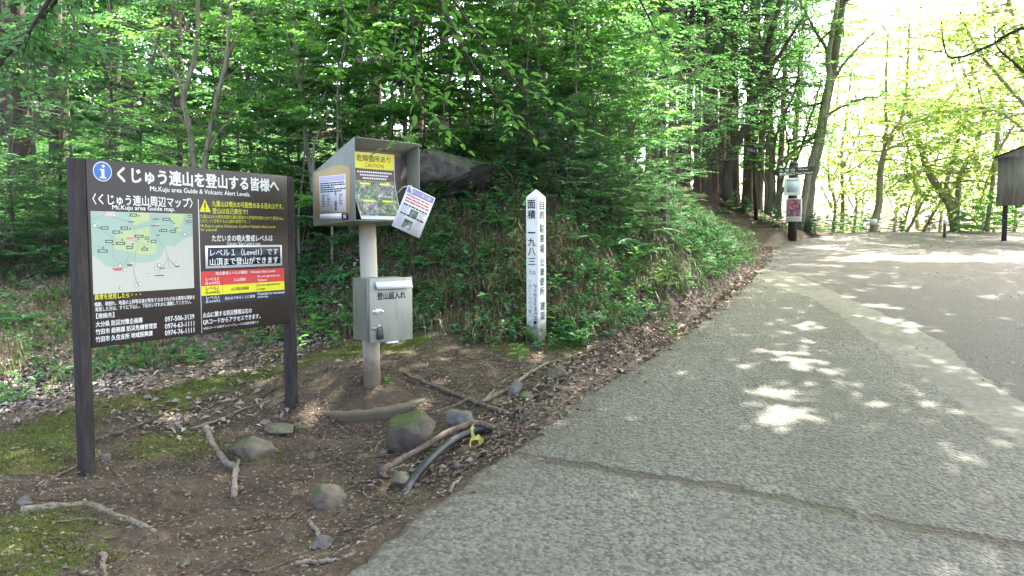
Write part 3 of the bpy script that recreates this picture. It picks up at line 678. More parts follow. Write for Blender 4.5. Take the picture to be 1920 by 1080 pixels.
# poster taped on the side of the box
sp = Panel(cx-u*(wN/2)+ZV*zb, n, ZV, -u)
sd = thing('safety_poster', 'white text poster with a pink title on brown card taped to the box side', 'poster', cx-u*wN/2+ZV*zb)
d = MB(); P2 = [(-.25, .035), (.235, .045), (.25, .42), (.12, .45), (-.02, .44), (-.255, .405)]
d.prism([sp.P(a, b, .001) for a, b in P2], -u*.003); obj('backing_card', d.mesh('backing_card'), M['kraft'], sd)
d = MB(); sp.plate(d, -.19, .185, .075, .37, .0045, .0055); sp.plate(d, -.19, .2, .02, .062, .0045, .006); obj('paper_sheet', d.mesh('paper_sheet'), M['paper'], sd)
d = MB(); sp.rect(d, -.18, .175, .325, .365, .0065, 0); obj('pink_heading', d.mesh('pink_heading'), M['paper_lilac'], sd)
d = MB()
for b, e in ((.305, .34), (.288, .35), (.271, .2), (.254, .36), (.237, .3)):
    a = -.175
    while a < -.175+e: L_ = random.uniform(.02, .06); sp.rect(d, a, min(a+L_, -.175+e), b, b+.010, .0066); a += L_+.006
for b in np.arange(.135, .22, .013):
    for a, e in ((-.16, .07), (-.08, .05), (.09, .06)): sp.rect(d, a, a+e*random.uniform(.4, 1), b, b+.005, .0066)
sp.line(d, [(-.17, .085), (-.02, .085), (-.02, .125), (-.17, .125), (-.17, .085)], .003, .0068)
obj('small_lettering', d.mesh('small_lettering'), M['letter_black'], sd)
d = MB(); sp.disc(d, .045, .222, .014, .007, 16, 0); sp.rect(d, .03, .06, .16, .208, .007, 2); sp.rect(d, .032, .044, .092, .16, .007, 1); sp.rect(d, .047, .059, .092, .16, .007, 1); sp.rect(d, .026, .044, .086, .094, .0072, 1); sp.rect(d, .047, .066, .086, .094, .0072, 1)
M['teal_ink'] = plain('teal_ink', (.08, .30, .30), .5); M['slate_ink'] = plain('slate_ink', (.05, .10, .13), .5)
obj('hiker_drawing', d.mesh('hiker_drawing'), [M['teal_ink'], M['slate_ink'], M['paper_lilac']], sd)
d = MB(); sp.plate(d, .13, .215, .012, .062, .0065, .010); st_ = obj('black_sticker', d.mesh('black_sticker'), M['letter_black'], sd)
d = MB()
for a in (.155, .168, .184): sp.rect(d, a, a+.007, .022, .05, .0108)
sp.rect(d, .155, .191, .022, .027, .0108); obj('sticker_marks', d.mesh('sticker_marks'), M['paper'], st_)
# hanging leaflet on a string
lc = at(776, 397, 6.28); ln = np.array([.42, -.90, .05]); ln /= np.linalg.norm(ln); lu0 = np.cross(-ln, ZV); lu0 /= np.linalg.norm(lu0); lv0 = np.cross(ln, lu0)
ca, sa = math.cos(R(-24)), math.sin(R(-24)); lu = lu0*ca+lv0*sa; lv = np.cross(ln, lu)
lp = Panel(lc, lu, lv, ln)
hl = thing('hanging_leaflet', 'tilted white leaflet with a purple heading hanging by string from the notice box', 'leaflet', lc)
d = MB(); lp.plate(d, -.125, .125, -.18, .18, -.001, .001); obj('paper_sheet', d.mesh('paper_sheet'), M['paper'], hl)
d = MB(); lp.rect(d, -.118, .118, .125, .172, .0022); obj('purple_heading', d.mesh('purple_heading'), M['paper_purple'], hl)
d = MB(); lp.text(d, 'マダニに要注意！', -.10, .10, .135, .163, .0035, .01); obj('heading_lettering', d.mesh('heading_lettering'), M['paper'], hl)
d = MB()
for b, m, s_ in ((.10, 1, .011), (.075, 1, .013), (.052, 1, .013), (.022, 0, .012), (-.055, 0, .013)):
    a = -.105
    while a < .10: L_ = random.uniform(.02, .05); lp.rect(d, a, min(a+L_, .108), b, b+s_, .0024, m); a += L_+.005
for b in np.arange(-.165, .015, .011):
    if abs(b+.05) < .014: continue
    for a, e in ((-.11, .07), (.05, .055)): lp.rect(d, a, a+e*random.uniform(.5, 1), b, b+.004, .0024, 2)
obj('leaflet_lettering', d.mesh('leaflet_lettering'), [M['letter_black'], M['letter_red'], M['letter_grey']], hl)
d = MB(); lp.rect(d, -.03, .04, -.04, .012, .0026, 0); lp.rect(d, -.05, .025, -.155, -.08, .0026, 0); lp.disc(d, -.012, -.118, .024, .003, 18, 1, .018); lp.disc(d, .005, -.014, .018, .003, 18, 1, .014)
obj('leaflet_picture', d.mesh('leaflet_picture'), [M['photo_dark'], M['photo_grey']], hl)
s0 = cx+u*.17+n*(dN/2-.1)+ZV*(zb+.24); s1 = lp.P(-.10, .165, .004)
d = MB(); d.tube(spline([s0, (s0+s1)/2+ZV*.03, s1, s1+np.array([.01, 0, -.05])], 14), .006, 6); d.tube(spline([s1+ZV*.02, s1+[.015, -.01, -.02], s1+[-.02, 0, -.07]], 8), .006, 6)
obj('string', d.mesh('string', True), M['paper'], hl)
# lower drop box
u, v, n = frame_from_normal(R(40.5)); W2, D2, z0, z1 = .405, .28, .700, 1.222
c2 = PB+(ptop-PB)*.45; c2 = np.array([c2[0], c2[1], 0])+n*(.072+D2/2)-[.012, 0, 0]
d = MB(); d.box(c2+ZV*(z0+z1)/2-n*.01, u, ZV, n, W2-.02, z1-z0-.012, D2-.02); box2 = bevel(d.obj('drop_box', M['galvanised'], pc), .003, 2)
f2 = Panel(c2+n*(D2/2)+ZV*z0, u, ZV, n)
d = MB(); f2.plate(d, -W2/2, W2/2, 0, z1-z0, 0, .014); door = bevel(d.obj('door', M['steel'], box2), .004)
d = MB(); d.box(c2+ZV*(z0+z1)/2+n*(D2/2-.03), u, ZV, n, W2-.008, z1-z0-.004, .016); d.obj('rim', M['steel'], box2)
d = MB(); f2.text(d, '登山届入れ', -.135, .135, .345, .405, .0155, .022); d.obj('black_lettering', M['letter_black'], box2)
d = MB(); hb_ = z1-z0; d.prism([f2.P(-.155, hb_-.03, .015), f2.P(-.155, hb_-.03, .035), f2.P(-.155, hb_-.085, .06), f2.P(-.155, hb_-.088, .05), f2.P(-.155, hb_-.045, .015)], u*.335); d.obj('slot_flap', M['steel_bright'], box2)
d = MB(); f2.plate(d, -.18, -.10, .245, .265, .0145, .022); f2.plate(d, -.155, -.115, .235, .275, .0145, .03); d.tube([f2.P(-.11, .255, .03), f2.P(-.085, .255, .03)], .008, 8); d.obj('latch', M['steel_bright'], box2)
d = MB(); f2.plate(d, -.19, -.12, .105, .13, .0145, .02); f2.plate(d, -.14, -.11, .09, .15, .0145, .021); d.obj('hasp', M['steel'], box2)
d = MB(); f2.plate(d, -.148, -.092, .028, .085, .02, .042); d.tube(spline([f2.P(-.14, .08, .031), f2.P(-.14, .115, .031), f2.P(-.12, .128, .031), f2.P(-.10, .115, .031), f2.P(-.10, .08, .031)], 14), .005, 6); bevel(d.obj('padlock', M['black_plastic'], box2), .003)
d = MB(); f2.plate(d, -.05, .06, -.018, -.003, -.02, .02); d.obj('bottom_tab', M['steel_bright'], box2)
# concrete ring round the pole foot
RC = np.array([PB[0]-.0, PB[1]+.02]); rr_ = .50; d = MB()
ths = np.linspace(R(186), R(352), 40); zt = lambda t: .135+.05*math.cos(t)+.02*(1+math.sin(t))
prof = [(-.05, -.12), (-.012, .02), (.006, .055), (.006, .084), (-.06, .088), (-.08, -.1)]
V = []
for t in ths:
    j = 1+.012*math.sin(4*t+1)+.006*math.sin(23*t)
    for (pr, pz) in prof: V.append([RC[0]+(rr_*1.02*j+pr)*math.cos(t), RC[1]+(rr_*.78*j+pr)*math.sin(t), zt(t)-.085+pz+.004*math.sin(17*t)])
K = len(prof); d.add(V, [[i*K+j, i*K+(j+1) % K, (i+1)*K+(j+1) % K, (i+1)*K+j] for i in range(len(ths)-1) for j in range(K)]+[list(range(K)), [(len(ths)-1)*K+j for j in range(K)][::-1]])
cr = d.obj('concrete_ring', M['concrete_ring'], None, (RC[0], RC[1]-.45, .12)); tag(cr, 'broken curved concrete ring edge below the registration post', 'concrete ring')
d = MB(); rings = 9; segs = 40; V = [[RC[0], RC[1]+.02, PB[2]+.03]]; Fm = []
for i in range(1, rings+1):
    f = i/rings; r = .47*f
    for j in range(segs):
        t = 2*math.pi*j/segs; x, y = RC[0]+r*math.cos(t)*1.02, RC[1]+r*.78*math.sin(t)
        zz = (PB[2]+.03)*(1-f**1.1)+f**1.1*(zt(t)-.02 if math.sin(t) < .1 else max(Hs(x, y)-.03, .2)) + .02*float(fbm(np.array([x*9]), np.array([y*9]), 4, 3)[0])
        V.append([x, y, zz])
for j in range(segs): Fm.append([0, 1+j, 1+(j+1) % segs])
for i in range(rings-1):
    for j in range(segs): a = 1+i*segs; Fm.append([a+j, a+segs+j, a+segs+(j+1) % segs, a+(j+1) % segs])
d.add(V, Fm)
me_ = d.mesh('soil_mound', True); me_.attributes.new('bank', 'FLOAT', 'POINT').data.foreach_set('value', np.full(len(me_.vertices), .25, np.float32))
tag(obj('soil_mound', me_, bpy.data.materials['forest_soil']), kind='structure')

# ------------------------------------------------------------------ white marker post
MP = at(1010, 640, 8.0); MP[2] = Hs(MP[0], MP[1]+.1); s_ = .15
th_ = R(54); r_ = np.array([math.cos(th_), math.sin(th_), 0]); l_ = np.array([-math.sin(th_), math.cos(th_), 0])
ctr = at(1010, 640, 8.0)*[1, 1, 0]+(r_+l_)*s_/2; zt_ = at(1010, 369, 8.0)[2]; za = at(1005, 354, 8.1)[2]
mp = thing('marker_post', 'white square wooden marker post with black Japanese writing and pointed top', 'marker post', (*ctr[:2], MP[2]))
d = MB(); lx = np.array([.0-.012, 0, 0])
cs = [ctr+(r_*a+l_*b)*s_/2 for a, b in ((-1, -1), (1, -1), (1, 1), (-1, 1))]
V = [c_*[1, 1, 0]+ZV*(MP[2]-.35) for c_ in cs]+[c_*[1, 1, 0]+lx+ZV*zt_ for c_ in cs]+[ctr*[1, 1, 0]+lx+ZV*za]
d.add(V, [[0, 1, 5, 4], [1, 2, 6, 5], [2, 3, 7, 6], [3, 0, 4, 7], [4, 5, 8], [5, 6, 8], [6, 7, 8], [7, 4, 8], [3, 2, 1, 0]])
bevel(d.obj('post', M['post_white'], mp), .005)
near = cs[0]
fl = Panel(np.array([*near[:2], 0]), -l_, ZV, -r_)     # left face, u runs right towards the near corner (u in -s..0)
fr = Panel(np.array([*near[:2], 0]), r_, ZV, -l_)      # right face, u in 0..s
def col(pn, chars, a0, a1, ytop, ybot, bold=.02, m=0, frac=.86):
    d = MB(); zt2, zb2 = at(1010, ytop, 8.05)[2], at(1010, ybot, 8.05)[2]; k = len(chars); st2 = (zt2-zb2)/k
    for i, ch in enumerate(chars):
        if ch == ' ': continue
        b1_ = zt2-i*st2; lean = -.012*np.clip(((b1_-MP[2])/(zt_-MP[2])), 0, 1)
        sh = lean*pn.u[0]; ho = .0045+lean*pn.n[0]; hgt_ = st2*frac
        aa = (a0, a1)
        if ch == '一': pn.text(d, ch, aa[0]+sh, aa[1]+sh, b1_-hgt_*.6, b1_-hgt_*.45, .0045 if False else ho, bold, m)
        elif ch == '三': pn.text(d, ch, aa[0]+sh, aa[1]+sh, b1_-hgt_*.92, b1_-hgt_*.1, .0045 if False else ho, bold, m)
        else: pn.text(d, ch, aa[0]+sh, aa[1]+sh, b1_-hgt_, b1_, .0045 if False else ho, bold, m)
    d.obj('painted_writing', M['letter_grey'] if m else M['letter_black'], mp)
col(fl, '面積', -.128, -.03, 375, 413, .012)
col(fl, '一九八三', -.125, -.03, 428, 500, .008)
d = MB(); fl.text(d, 'ha', -.12, -.035, at(1010, 515, 8.05)[2], at(1010, 504, 8.05)[2], .0045, .012, 0); d.obj('painted_writing', M['letter_grey'], mp)
col(fl, '平成三十年四月1日', -.125, -.085, 525, 596, 0, 1, .8)
col(fl, '～令和2年3月31日', -.06, -.02, 532, 618, 0, 0, .8)
col(fr, '目的', .03, .11, 378, 413, .008)
col(fr, '駐車場', .03, .11, 420, 477, .006)
col(fr, '公衆便所', .03, .11, 484, 556, .006)
col(fr, '建設', .035, .12, 566, 602, .006)

# ------------------------------------------------------------------ signs by the trail head
TS = at(1486, 428, 20.5); TS[2] = Hs(TS[0], TS[1])
u, v, n = frame_from_normal(R(-20))
ts = thing('trail_sign', 'dark trail sign with a white lettered arrow board on a thick post', 'trail sign', TS)
pt = at(1486, 303, 20.5)[2]
d = MB(); d.tube([TS-[0, 0, .3], [TS[0], TS[1], pt-.1]], .115, 14); d.tube([[TS[0], TS[1], pt-.1], [TS[0], TS[1], pt-.04], [TS[0], TS[1], pt]], [.115, .11, .05], 14); d.obj('post', M['board_brown'], ts, smooth=True)
ap = Panel(np.array([TS[0], TS[1], at(1486, 323, 20.5)[2]])+n*.125, u, ZV*1.0, n); hh = .105
rl = .03
d = MB(); d.prism([ap.P(-.42, -hh-.0, 0), ap.P(.49, -hh+rl, 0), ap.P(.49, hh+rl, 0), ap.P(-.42, hh, 0), ap.P(-.58, 0, 0)], n*.03); bevel(d.obj('arrow_board', M['board_brown'], ts), .006)
ap2 = Panel(ap.o, u+ZV*.03, ZV, n); d = MB()
ap2.text(d, '久 住 山', -.36, .02, .012, .085, .033, .02); ap2.text(d, 'Mt.Kuju', .12, .34, .02, .075, .033, .01)
ap2.text(d, '南登山口', -.36, .02, -.085, -.008, .033, .012); ap2.text(d, 'Minami Tozanguchi', .05, .46, -.075, -.015, .033, .01); d.obj('white_lettering', M['letter_white'], ts)
lb = Panel(np.array([TS[0], TS[1], at(1484, 351, 20.5)[2]])+n*.12-u*.03, u, ZV, n)
dc = thing('leaflet_case', 'white plastic leaflet case mounted under the arrow board on the trail sign post', 'leaflet case', lb.o)
d = MB(); lb.plate(d, -.205, .205, -.225, .225, 0, .09); bevel(d.obj('case_body', M['white_paint'], dc), .012)
d = MB(); lb.plate(d, -.13, .14, -.14, .20, .091, .098); d.obj('clear_front', plain('case_front', (.60, .66, .70), .25, .05), dc)
d = MB(); lb.plate(d, -.15, .16, .165, .185, .0985, .108); d.obj('lid_rim', M['letter_grey'], dc)
fp_ = Panel(np.array([TS[0], TS[1], at(1487, 394, 20.45)[2]])+n*.13+u*.02, u, ZV, n)
fo = thing('flower_poster', 'white poster with a pink flower photo fixed low on the trail sign post', 'poster', fp_.o)
d = MB(); fp_.plate(d, -.20, .20, -.30, .30, 0, .008); d.obj('poster_panel', M['white_paint'], fo)
q = NM('flower_photo'); vq = q.voro(22, out='Color'); q.fin(q.mix(q.ramp(q.noise(14, 3), .35, .6), q.mix(vq, (.35, .03, .07), (.75, .25, .32)), (.10, .06, .07)), .5)
d = MB(); fp_.rect(d, -.17, .17, -.17, .28, .0095); d.obj('flower_photo', q.m, fo)
d = MB()
for a in np.arange(-.14, .12, .05): fp_.rect(d, a, a+.04, -.235, -.215, .0095)
d.obj('poster_lettering', M['letter_grey'], fo)
# second signpost deeper on the path
SP = at(1419, 378, 22.5); SP[2] = Hs(SP[0], SP[1])
s2 = thing('direction_post', 'thin black direction post with two small arm boards among the trunks', 'signpost', SP)
p2t = at(1414, 262, 22.5)
d = MB(); d.box((SP+p2t)/2-[0, 0, .1], *frame_from_normal(R(10)), .11, p2t[2]-SP[2]+.2, .11); 
d = MB(); d.tube([SP-[0, 0, .3], p2t], .06, 8); d.obj('post', M['board_brown'], s2)
for az, off, zz, rr2 in ((25, -.19, 283, -.1), (-30, .17, 275, .12)):
    u2, v2, n2 = frame_from_normal(R(az)); bp = at(1414, zz, 22.5)+n2*.075+u2*off
    d = MB(); d.box(bp, u2+ZV*rr2, ZV, n2, .42, .16, .03); bo = bevel(d.obj('arm_board', M['board_brown'], s2), .004)
    d = MB(); Panel(bp, u2+ZV*rr2, ZV, n2).text(d, '久住山', -.14, .14, -.04, .05, .017, .02) if off < 0 else Panel(bp, u2+ZV*rr2, ZV, n2).text(d, '登山口', -.14, .14, -.04, .05, .017, .02); d.obj('arm_lettering', M['letter_grey'], bo)
# small wooden stake in the bank
SK = at(1247, 425, 12.1); SK[2] = Hs(SK[0], SK[1])
u, v, n = frame_from_normal(R(35)); zt3 = at(1247, 367, 12.1)[2]
d = MB(); d.box([SK[0], SK[1], (zt3+SK[2]-.3)/2], u, ZV, n, .10, zt3-SK[2]+.3, .10)
o_ = bevel(d.obj('wooden_stake', M['wood_grey'], None, SK), .008); tag(o_, 'short weathered square wooden stake standing in the green bank', 'stake')
# roofed notice board at the right
NB = at(1879, 430, 20.5); NB[2] = float(zroad(NB[1]))
u, v, n = frame_from_normal(R(-28))
nbd = thing('roofed_notice_board', 'grey brown wooden notice board under a sloping roof at the right edge', 'notice board', NB)
M['weathered'] = bark('weathered', (.15, .132, .118), (.30, .27, .245), 10)
zb3, zt3 = at(1879, 386, 20.5)[2], at(1871, 297, 20.5)[2]
pn = Panel(NB*[1, 1, 0]-u*.10, u, ZV, n)
for a in (.10, 1.85): d = MB(); pn.plate(d, a, a+.11, NB[2]-.3, zt3+.05, -.11, 0); d.obj('post', M['post_brown'], nbd)
d = MB(); d.box(pn.P(.12, NB[2]+.25, .16), np.array([u[0], u[1], 0]), ZV*.8+n*.6, n*.8-ZV*.6, .06, .75, .06); d.obj('brace', M['post_brown'], nbd)
d = MB(); pn.plate(d, -.06, 2.05, zb3, zt3+.02, .005, .05); d.obj('board_panel', M['weathered'], nbd)
d = MB(); d.prism([pn.P(-.2, zt3, -.35), pn.P(-.2, zt3+.03, -.38), pn.P(-.2, zt3+.30, .1), pn.P(-.2, zt3+.03, .55), pn.P(-.2, zt3, .52), pn.P(-.2, zt3+.26, .1)], u*2.5)
d = MB(); d.prism([pn.P(-.15, zt3-.0, .25), pn.P(-.15, zt3+.03, .27), pn.P(1.0, zt3+.52, .27), pn.P(2.2, zt3+.03, .27), pn.P(2.2, zt3, .25), pn.P(1.0, zt3+.48, .25)], -n*.55); d.obj('roof', M['post_brown'], nbd)
d = MB(); d.poly([pn.P(-.05, zt3+.021, .03), pn.P(2.04, zt3+.021, .03), pn.P(1.0, zt3+.47, .03)]); d.obj('gable', M['weathered'], nbd)
# small black bollard post with a white cap
BP = at(1771, 440, 21.5); BP[2] = float(zroad(BP[1]))
bp = thing('bollard', 'thin black marker stake with a white top at the road crest', 'bollard', BP)
zt4 = at(1771, 409, 21.5)[2]
d = MB(); d.tube([BP-[0, 0, .2], [BP[0], BP[1], zt4-.16]], .042, 10); d.obj('stake', M['black_plastic'], bp)
d = MB(); d.tube([[BP[0], BP[1], zt4-.16], [BP[0], BP[1], zt4]], .046, 10); d.obj('white_cap', M['white_paint'], bp)
# ------------------------------------------------------------------ stones
from mathutils import noise as mnoise
def rock_mat(name, a, b, moss=0.):
    q = NM(name); f = q.noise(9, 6, .65); c = q.mix(q.ramp(f, .3, .7), a, b); c = q.mix(q.ramp(q.voro(60), .0, .25, .5, 0), c, tuple(x*.6 for x in a))
    if moss:
        g = q.n('NewGeometry'); sx = q.n('SeparateXYZ'); q.t.links.new(g.outputs['Normal'], sx.inputs[0])
        c = q.mix(q.math('MULTIPLY', q.ramp(q.math('ADD', q.math('SUBTRACT', q.math('MULTIPLY', sx.outputs[2], .6), q.math('MULTIPLY', sx.outputs[0], .5)), q.math('MULTIPLY', q.noise(6, 5), .8)), .75, 1.0), moss), c, (.065, .095, .02))
    c = q.mix(q.ramp(q.noise(4, 7, .75), .55, .68, 0, .6), c, tuple(x*1.35 for x in b)); c = q.mix(q.ramp(q.noise(15, 6, .8), .58, .70, 0, .7), c, tuple(x*.55 for x in a))
    return q.fin(c, .92, q.bump(q.noise(28, 8, .75), 1.0, .03))
M['rock_brown'] = rock_mat('rock_brown', (.085, .068, .048), (.17, .14, .10), .95)
M['rock_grey'] = rock_mat('rock_grey', (.10, .10, .088), (.20, .195, .17))
M['rock_tan'] = rock_mat('rock_tan', (.11, .095, .065), (.23, .195, .14), .6)
M['rock_dark'] = rock_mat('rock_dark', (.085, .075, .062), (.20, .18, .155), .95)
def rock(label, px, py, wpx, hpx, mat, seed, dep=.8, name='stone', group=None, cat='stone', bury=.5, lump=.35, g=None, rot=0.):
    g = G(px, py+hpx*.35) if g is None else g; d = g[1]; w_ = wpx/F*d; h_ = hpx/F*d
    bpy.ops.mesh.primitive_ico_sphere_add(subdivisions=4 if wpx > 30 else 3, radius=1); o = bpy.context.object; me = o.data
    V = np.empty(len(me.vertices)*3); me.vertices.foreach_get('co', V); V = V.reshape(-1, 3)
    off = Vector((seed*3.7, seed*1.3, seed*.7)); rs = np.random.default_rng(seed)
    for _ in range(14):      # flatten against random planes: worn facets
        nrm = rs.normal(size=3); nrm /= np.linalg.norm(nrm); k = rs.uniform(.5, .85); t = V@nrm; V -= np.outer(np.maximum(t-k, 0)*.97, nrm)
    D = np.array([mnoise.fractal(Vector(p)*1.3+off, 1, 2, 4) for p in V]); D2 = np.array([mnoise.fractal(Vector(p)*5+off, 1, 2, 3) for p in V]); V *= (1+lump*.35*D+.022*D2)[:, None]
    c_, s__ = math.cos(rot), math.sin(rot); V[:, :2] = V[:, :2]@np.array([[c_, s__], [-s__, c_]])
    V = V/np.abs(V).max(0)*[w_/2, w_/2*dep, h_/2*(1+bury)]
    me.vertices.foreach_set('co', V.ravel()); me.polygons.foreach_set('use_smooth', np.ones(len(me.polygons), bool)); me.materials.append(mat)
    o.location = (g[0], g[1], g[2]+h_/2*(1-bury)*.8); o.name = name; tag(o, label, cat, group); return o
rock('large rounded brown boulder with a green mossy side below the concrete ring', 766, 815, 105, 76, M['rock_brown'], 5, .8, 'boulder', cat='boulder')
rock('grey rounded stone right of the mossy boulder', 861, 793, 56, 42, M['rock_grey'], 8)
rock('low mossy tan rock half buried right of the forked stick', 482, 840, 84, 40, M['rock_tan'], 12)
rock('pale tan rock alone in the bare dirt left of the black pipe', 620, 930, 74, 40, M['rock_tan'], 3)
rock('flat pale stone slab at the foot of the right board post', 528, 803, 66, 15, M['rock_tan'], 14, .6)
rock('grey angular stone beside the split stick in the near dirt', 603, 1018, 44, 26, M['rock_grey'], 21)
rock('small round pale stone left of the grey angular stone', 543, 1008, 24, 16, M['rock_tan'], 22)
rock('small tan stone lying nearest the bottom of the dirt patch', 534, 1034, 24, 13, M['rock_tan'], 23)
rock('buried mossy rock under the thick bare root', 752, 898, 66, 30, M['rock_tan'], 31)
rock('grey brown stone under the pale forked root', 966, 728, 30, 24, M['rock_grey'], 33)
rock('flat brown stone right of the pale forked root', 988, 744, 30, 16, M['rock_brown'], 34)
rock('small whitish stone near the road edge beside the dark root', 969, 768, 18, 14, M['rock_tan'], 35)
rock('small grey stone at the left edge by the grey log', 43, 941, 30, 18, M['rock_grey'], 36)
rock('yellowish small stone between the low mossy rock and concrete ring', 584, 855, 18, 14, M['rock_tan'], 37)
rock('grey stone at the foot of the left board post', 200, 856, 26, 16, M['rock_grey'], 38)
rock('little grey stone left of the mossy boulder', 718, 850, 18, 13, M['rock_grey'], 39)
rock('little stone right of the yellow ribbon', 932, 848, 18, 11, M['rock_grey'], 40)
rock('small stone beside the flat slab near the right post', 558, 798, 18, 10, M['rock_tan'], 41)
rock('pale stone in the dirt below the grey log end', 345, 1052, 26, 14, M['rock_tan'], 42)
rock('mossy stone beside the foot of the white marker post', 1045, 695, 44, 24, M['rock_brown'], 44)
# big outcrop on the bank, its shaded underside painted as a near-black clod
gt = at(850, 318, 11.2)
o = rock('big smooth grey rock outcrop jutting from the bank behind the notice box', 850, 318, 210, 78, M['rock_dark'], 52, .75, 'rock_outcrop', cat='rock', g=gt-[0, 0, .26], lump=.3, bury=.1); o.rotation_euler = (R(-8), R(9), R(-10))
q = NM('shade_soil'); q.fin(q.mix(q.noise(30, 5, .7), (.008, .006, .005), (.035, .026, .02)), 1, q.bump(q.noise(24, 6, .7), 1, .05))
M['shade_soil'] = q.m
o = rock('dark clod of soil and roots, blackened for shade, under the right end of the outcrop', 900, 322, 120, 50, q.m, 58, .7, 'shade_clod', cat='shaded clod', g=at(884, 350, 10.6)-[0, 0, .02], lump=1.6, bury=.1); o.rotation_euler = (0, R(-20), R(20))

# ------------------------------------------------------------------ roots, sticks, pipe, ribbon
def stick(label, pts, wpx, mat, name='root', cat='root', taper=.55, lift=.4, seed=0, fork=None, side=8, n=26, lab_group=None, lifts=None):
    P = []; wpx = wpx*.85
    for i, (px, py) in enumerate(pts):
        g = G(px, py); r = wpx/F*g[1]/2; P.append(g+[0, 0, r*lift+(lifts[i] if lifts else 0)])
    P = np.array(P); sp_ = spline(P, n); rg = np.random.default_rng(seed+len(label)); sp_ += np.stack([np.convolve(rg.normal(0, .012, n+4), np.ones(5)/5, 'valid') for _ in range(3)], 1)
    r0 = wpx/F*P[:, 1].mean()/2; rn_ = rg.normal(size=n+4); rn_ = np.convolve(rn_, np.ones(5)/5, 'valid'); rad = r0*np.linspace(1, taper, n)*(1+.22*rn_); base = P.mean(0)
    d = MB(); d.tube(sp_, rad, side, jit=.10, rng=rg)
    if fork:
        for fp, fw in fork:
            Q = np.array([G(a, b)+[0, 0, fw/F*5/2*.6] for a, b in fp]); j = np.argmin(((sp_-Q[0])**2).sum(1)); Q[0] = sp_[j]
            d.tube(spline(Q, 14), fw/F*Q[:, 1].mean()/2*np.linspace(1, .5, 14), 7, jit=.1, rng=rg)
    return tag(d.obj(name, mat, None, base, smooth=True), label, cat, lab_group)
stick('thick pale grey half buried log at the lower left beside green moss', [(40, 958), (110, 948), (168, 945), (205, 958), (245, 978), (290, 1000)], 30, M['wood_grey'], 'log', 'log', .5, -.25)
stick('forked weathered grey stick lying in front of the information board', [(386, 806), (398, 835), (425, 868), (443, 880), (440, 905), (438, 938)], 17, M['wood_grey'], 'stick', 'stick', .75, .6, fork=[([(443, 882), (449, 864)], 9), ([(441, 900), (462, 898)], 5)])
stick('thick bare brown root running towards the black pipe', [(712, 893), (755, 876), (800, 858), (850, 834), (885, 820), (925, 814)], 17, M['root'], lift=1.0, taper=.8, lifts=[0, .02, .06, .08, .08, .02])
stick('paler root lying under the thick bare root', [(716, 896), (745, 880), (780, 872), (812, 866)], 14, M['wood_grey'], lift=.5, taper=.6)
stick('dark twisted root between the grey stone and road edge', [(945, 778), (915, 768), (880, 752), (850, 745), (800, 722), (752, 703)], 14, M['root'], lift=.6, taper=.5, fork=[([(880, 752), (850, 765), (800, 780)], 9)])
stick('pale forked root rising towards the white marker post', [(905, 757), (935, 742), (960, 730), (985, 712), (1005, 698), (1026, 684)], 9, M['wood_grey'], lift=1.2, taper=.7, fork=[([(905, 755), (925, 735), (945, 715), (968, 702)], 5)])
stick('brown root end beside the grey round stone', [(850, 820), (875, 808), (922, 800)], 12, M['root'], lift=.7)
stick('pale broken stick on the dirt at the bottom edge of the picture', [(553, 1062), (590, 1060), (625, 1054), (662, 1040)], 13, M['wood_grey'], 'stick', 'stick', .7, .6)
stick('short upright split stick at the lower left bottom edge', [(188, 1046), (193, 1062), (199, 1085)], 13, M['wood_grey'], 'stick', 'stick', .9, .7)
stick('short split stick pointing at the grey angular stone', [(579, 983), (588, 995), (600, 1008)], 11, M['wood_grey'], 'stick', 'stick', .8, .8)
stick('short pale stick at the road edge below the black pipe', [(862, 899), (852, 912), (840, 926)], 9, M['wood_grey'], 'stick', 'stick', .8, .8)
stick('brown root half buried between the pale tan rock and road edge', [(618, 1002), (660, 993), (730, 997)], 11, M['root'], taper=.5, lift=.3)
stick('long thin pale branch lying on moss between the two board posts', [(356, 808), (400, 795), (450, 772), (490, 758), (532, 742)], 6, M['wood_grey'], 'branch', 'branch', .5, 1)
stick('thin grey branch lying on the moss behind the left board post', [(180, 830), (240, 808), (300, 780), (360, 760), (440, 740)], 6, M['root'], 'branch', 'branch', .5, 1)
stick('thin twig in front of the left board post', [(68, 916), (110, 895), (150, 870)], 6, M['wood_grey'], 'twig', 'twig', .6, 1)
stick('thin straight twig below the grey log on the moss', [(92, 985), (130, 982), (172, 973)], 5, M['wood_grey'], 'twig', 'twig', .7, 1)
stick('brown twig in the dirt above the pale tan rock', [(535, 972), (560, 962), (582, 955)], 8, M['root'], 'twig', 'twig', .6, .6)
stick('bent pale stick at the road edge below the green bank', [(1312, 576), (1340, 580), (1362, 584), (1366, 572), (1360, 560)], 6, M['wood_grey'], 'stick', 'stick', .9, 1)
stick('grey branch slanting down the bank face above the road', [(1090, 395), (1130, 425), (1170, 450), (1212, 462)], 5, M['wood_grey'], 'branch', 'branch', .6, 2)
stick('pale dead branch leaning over the soil overhang', [(925, 300), (945, 320), (962, 345)], 6, M['wood_grey'], 'branch', 'branch', .6, 2)
P = [(752, 934), (775, 912), (805, 883), (845, 850), (885, 826), (920, 806), (950, 792)]; lf = [-.07, .01, .03, .04, .03, -.02, -.09]
q = NM('pipe_plastic'); q.fin(q.mix(q.noise(14, 4), (.012, .013, .017), (.03, .034, .045)), .5, spec=.35); M['pipe'] = q.m
pts = np.array([G(*p)+[0, 0, .035+l] for p, l in zip(P, lf)]); d = MB(); d.tube(spline(pts, 40), .028, 16)
tag(d.obj('pipe', q.m, None, pts.mean(0), smooth=True), 'bent black plastic pipe half buried in dirt by the road edge', 'pipe')
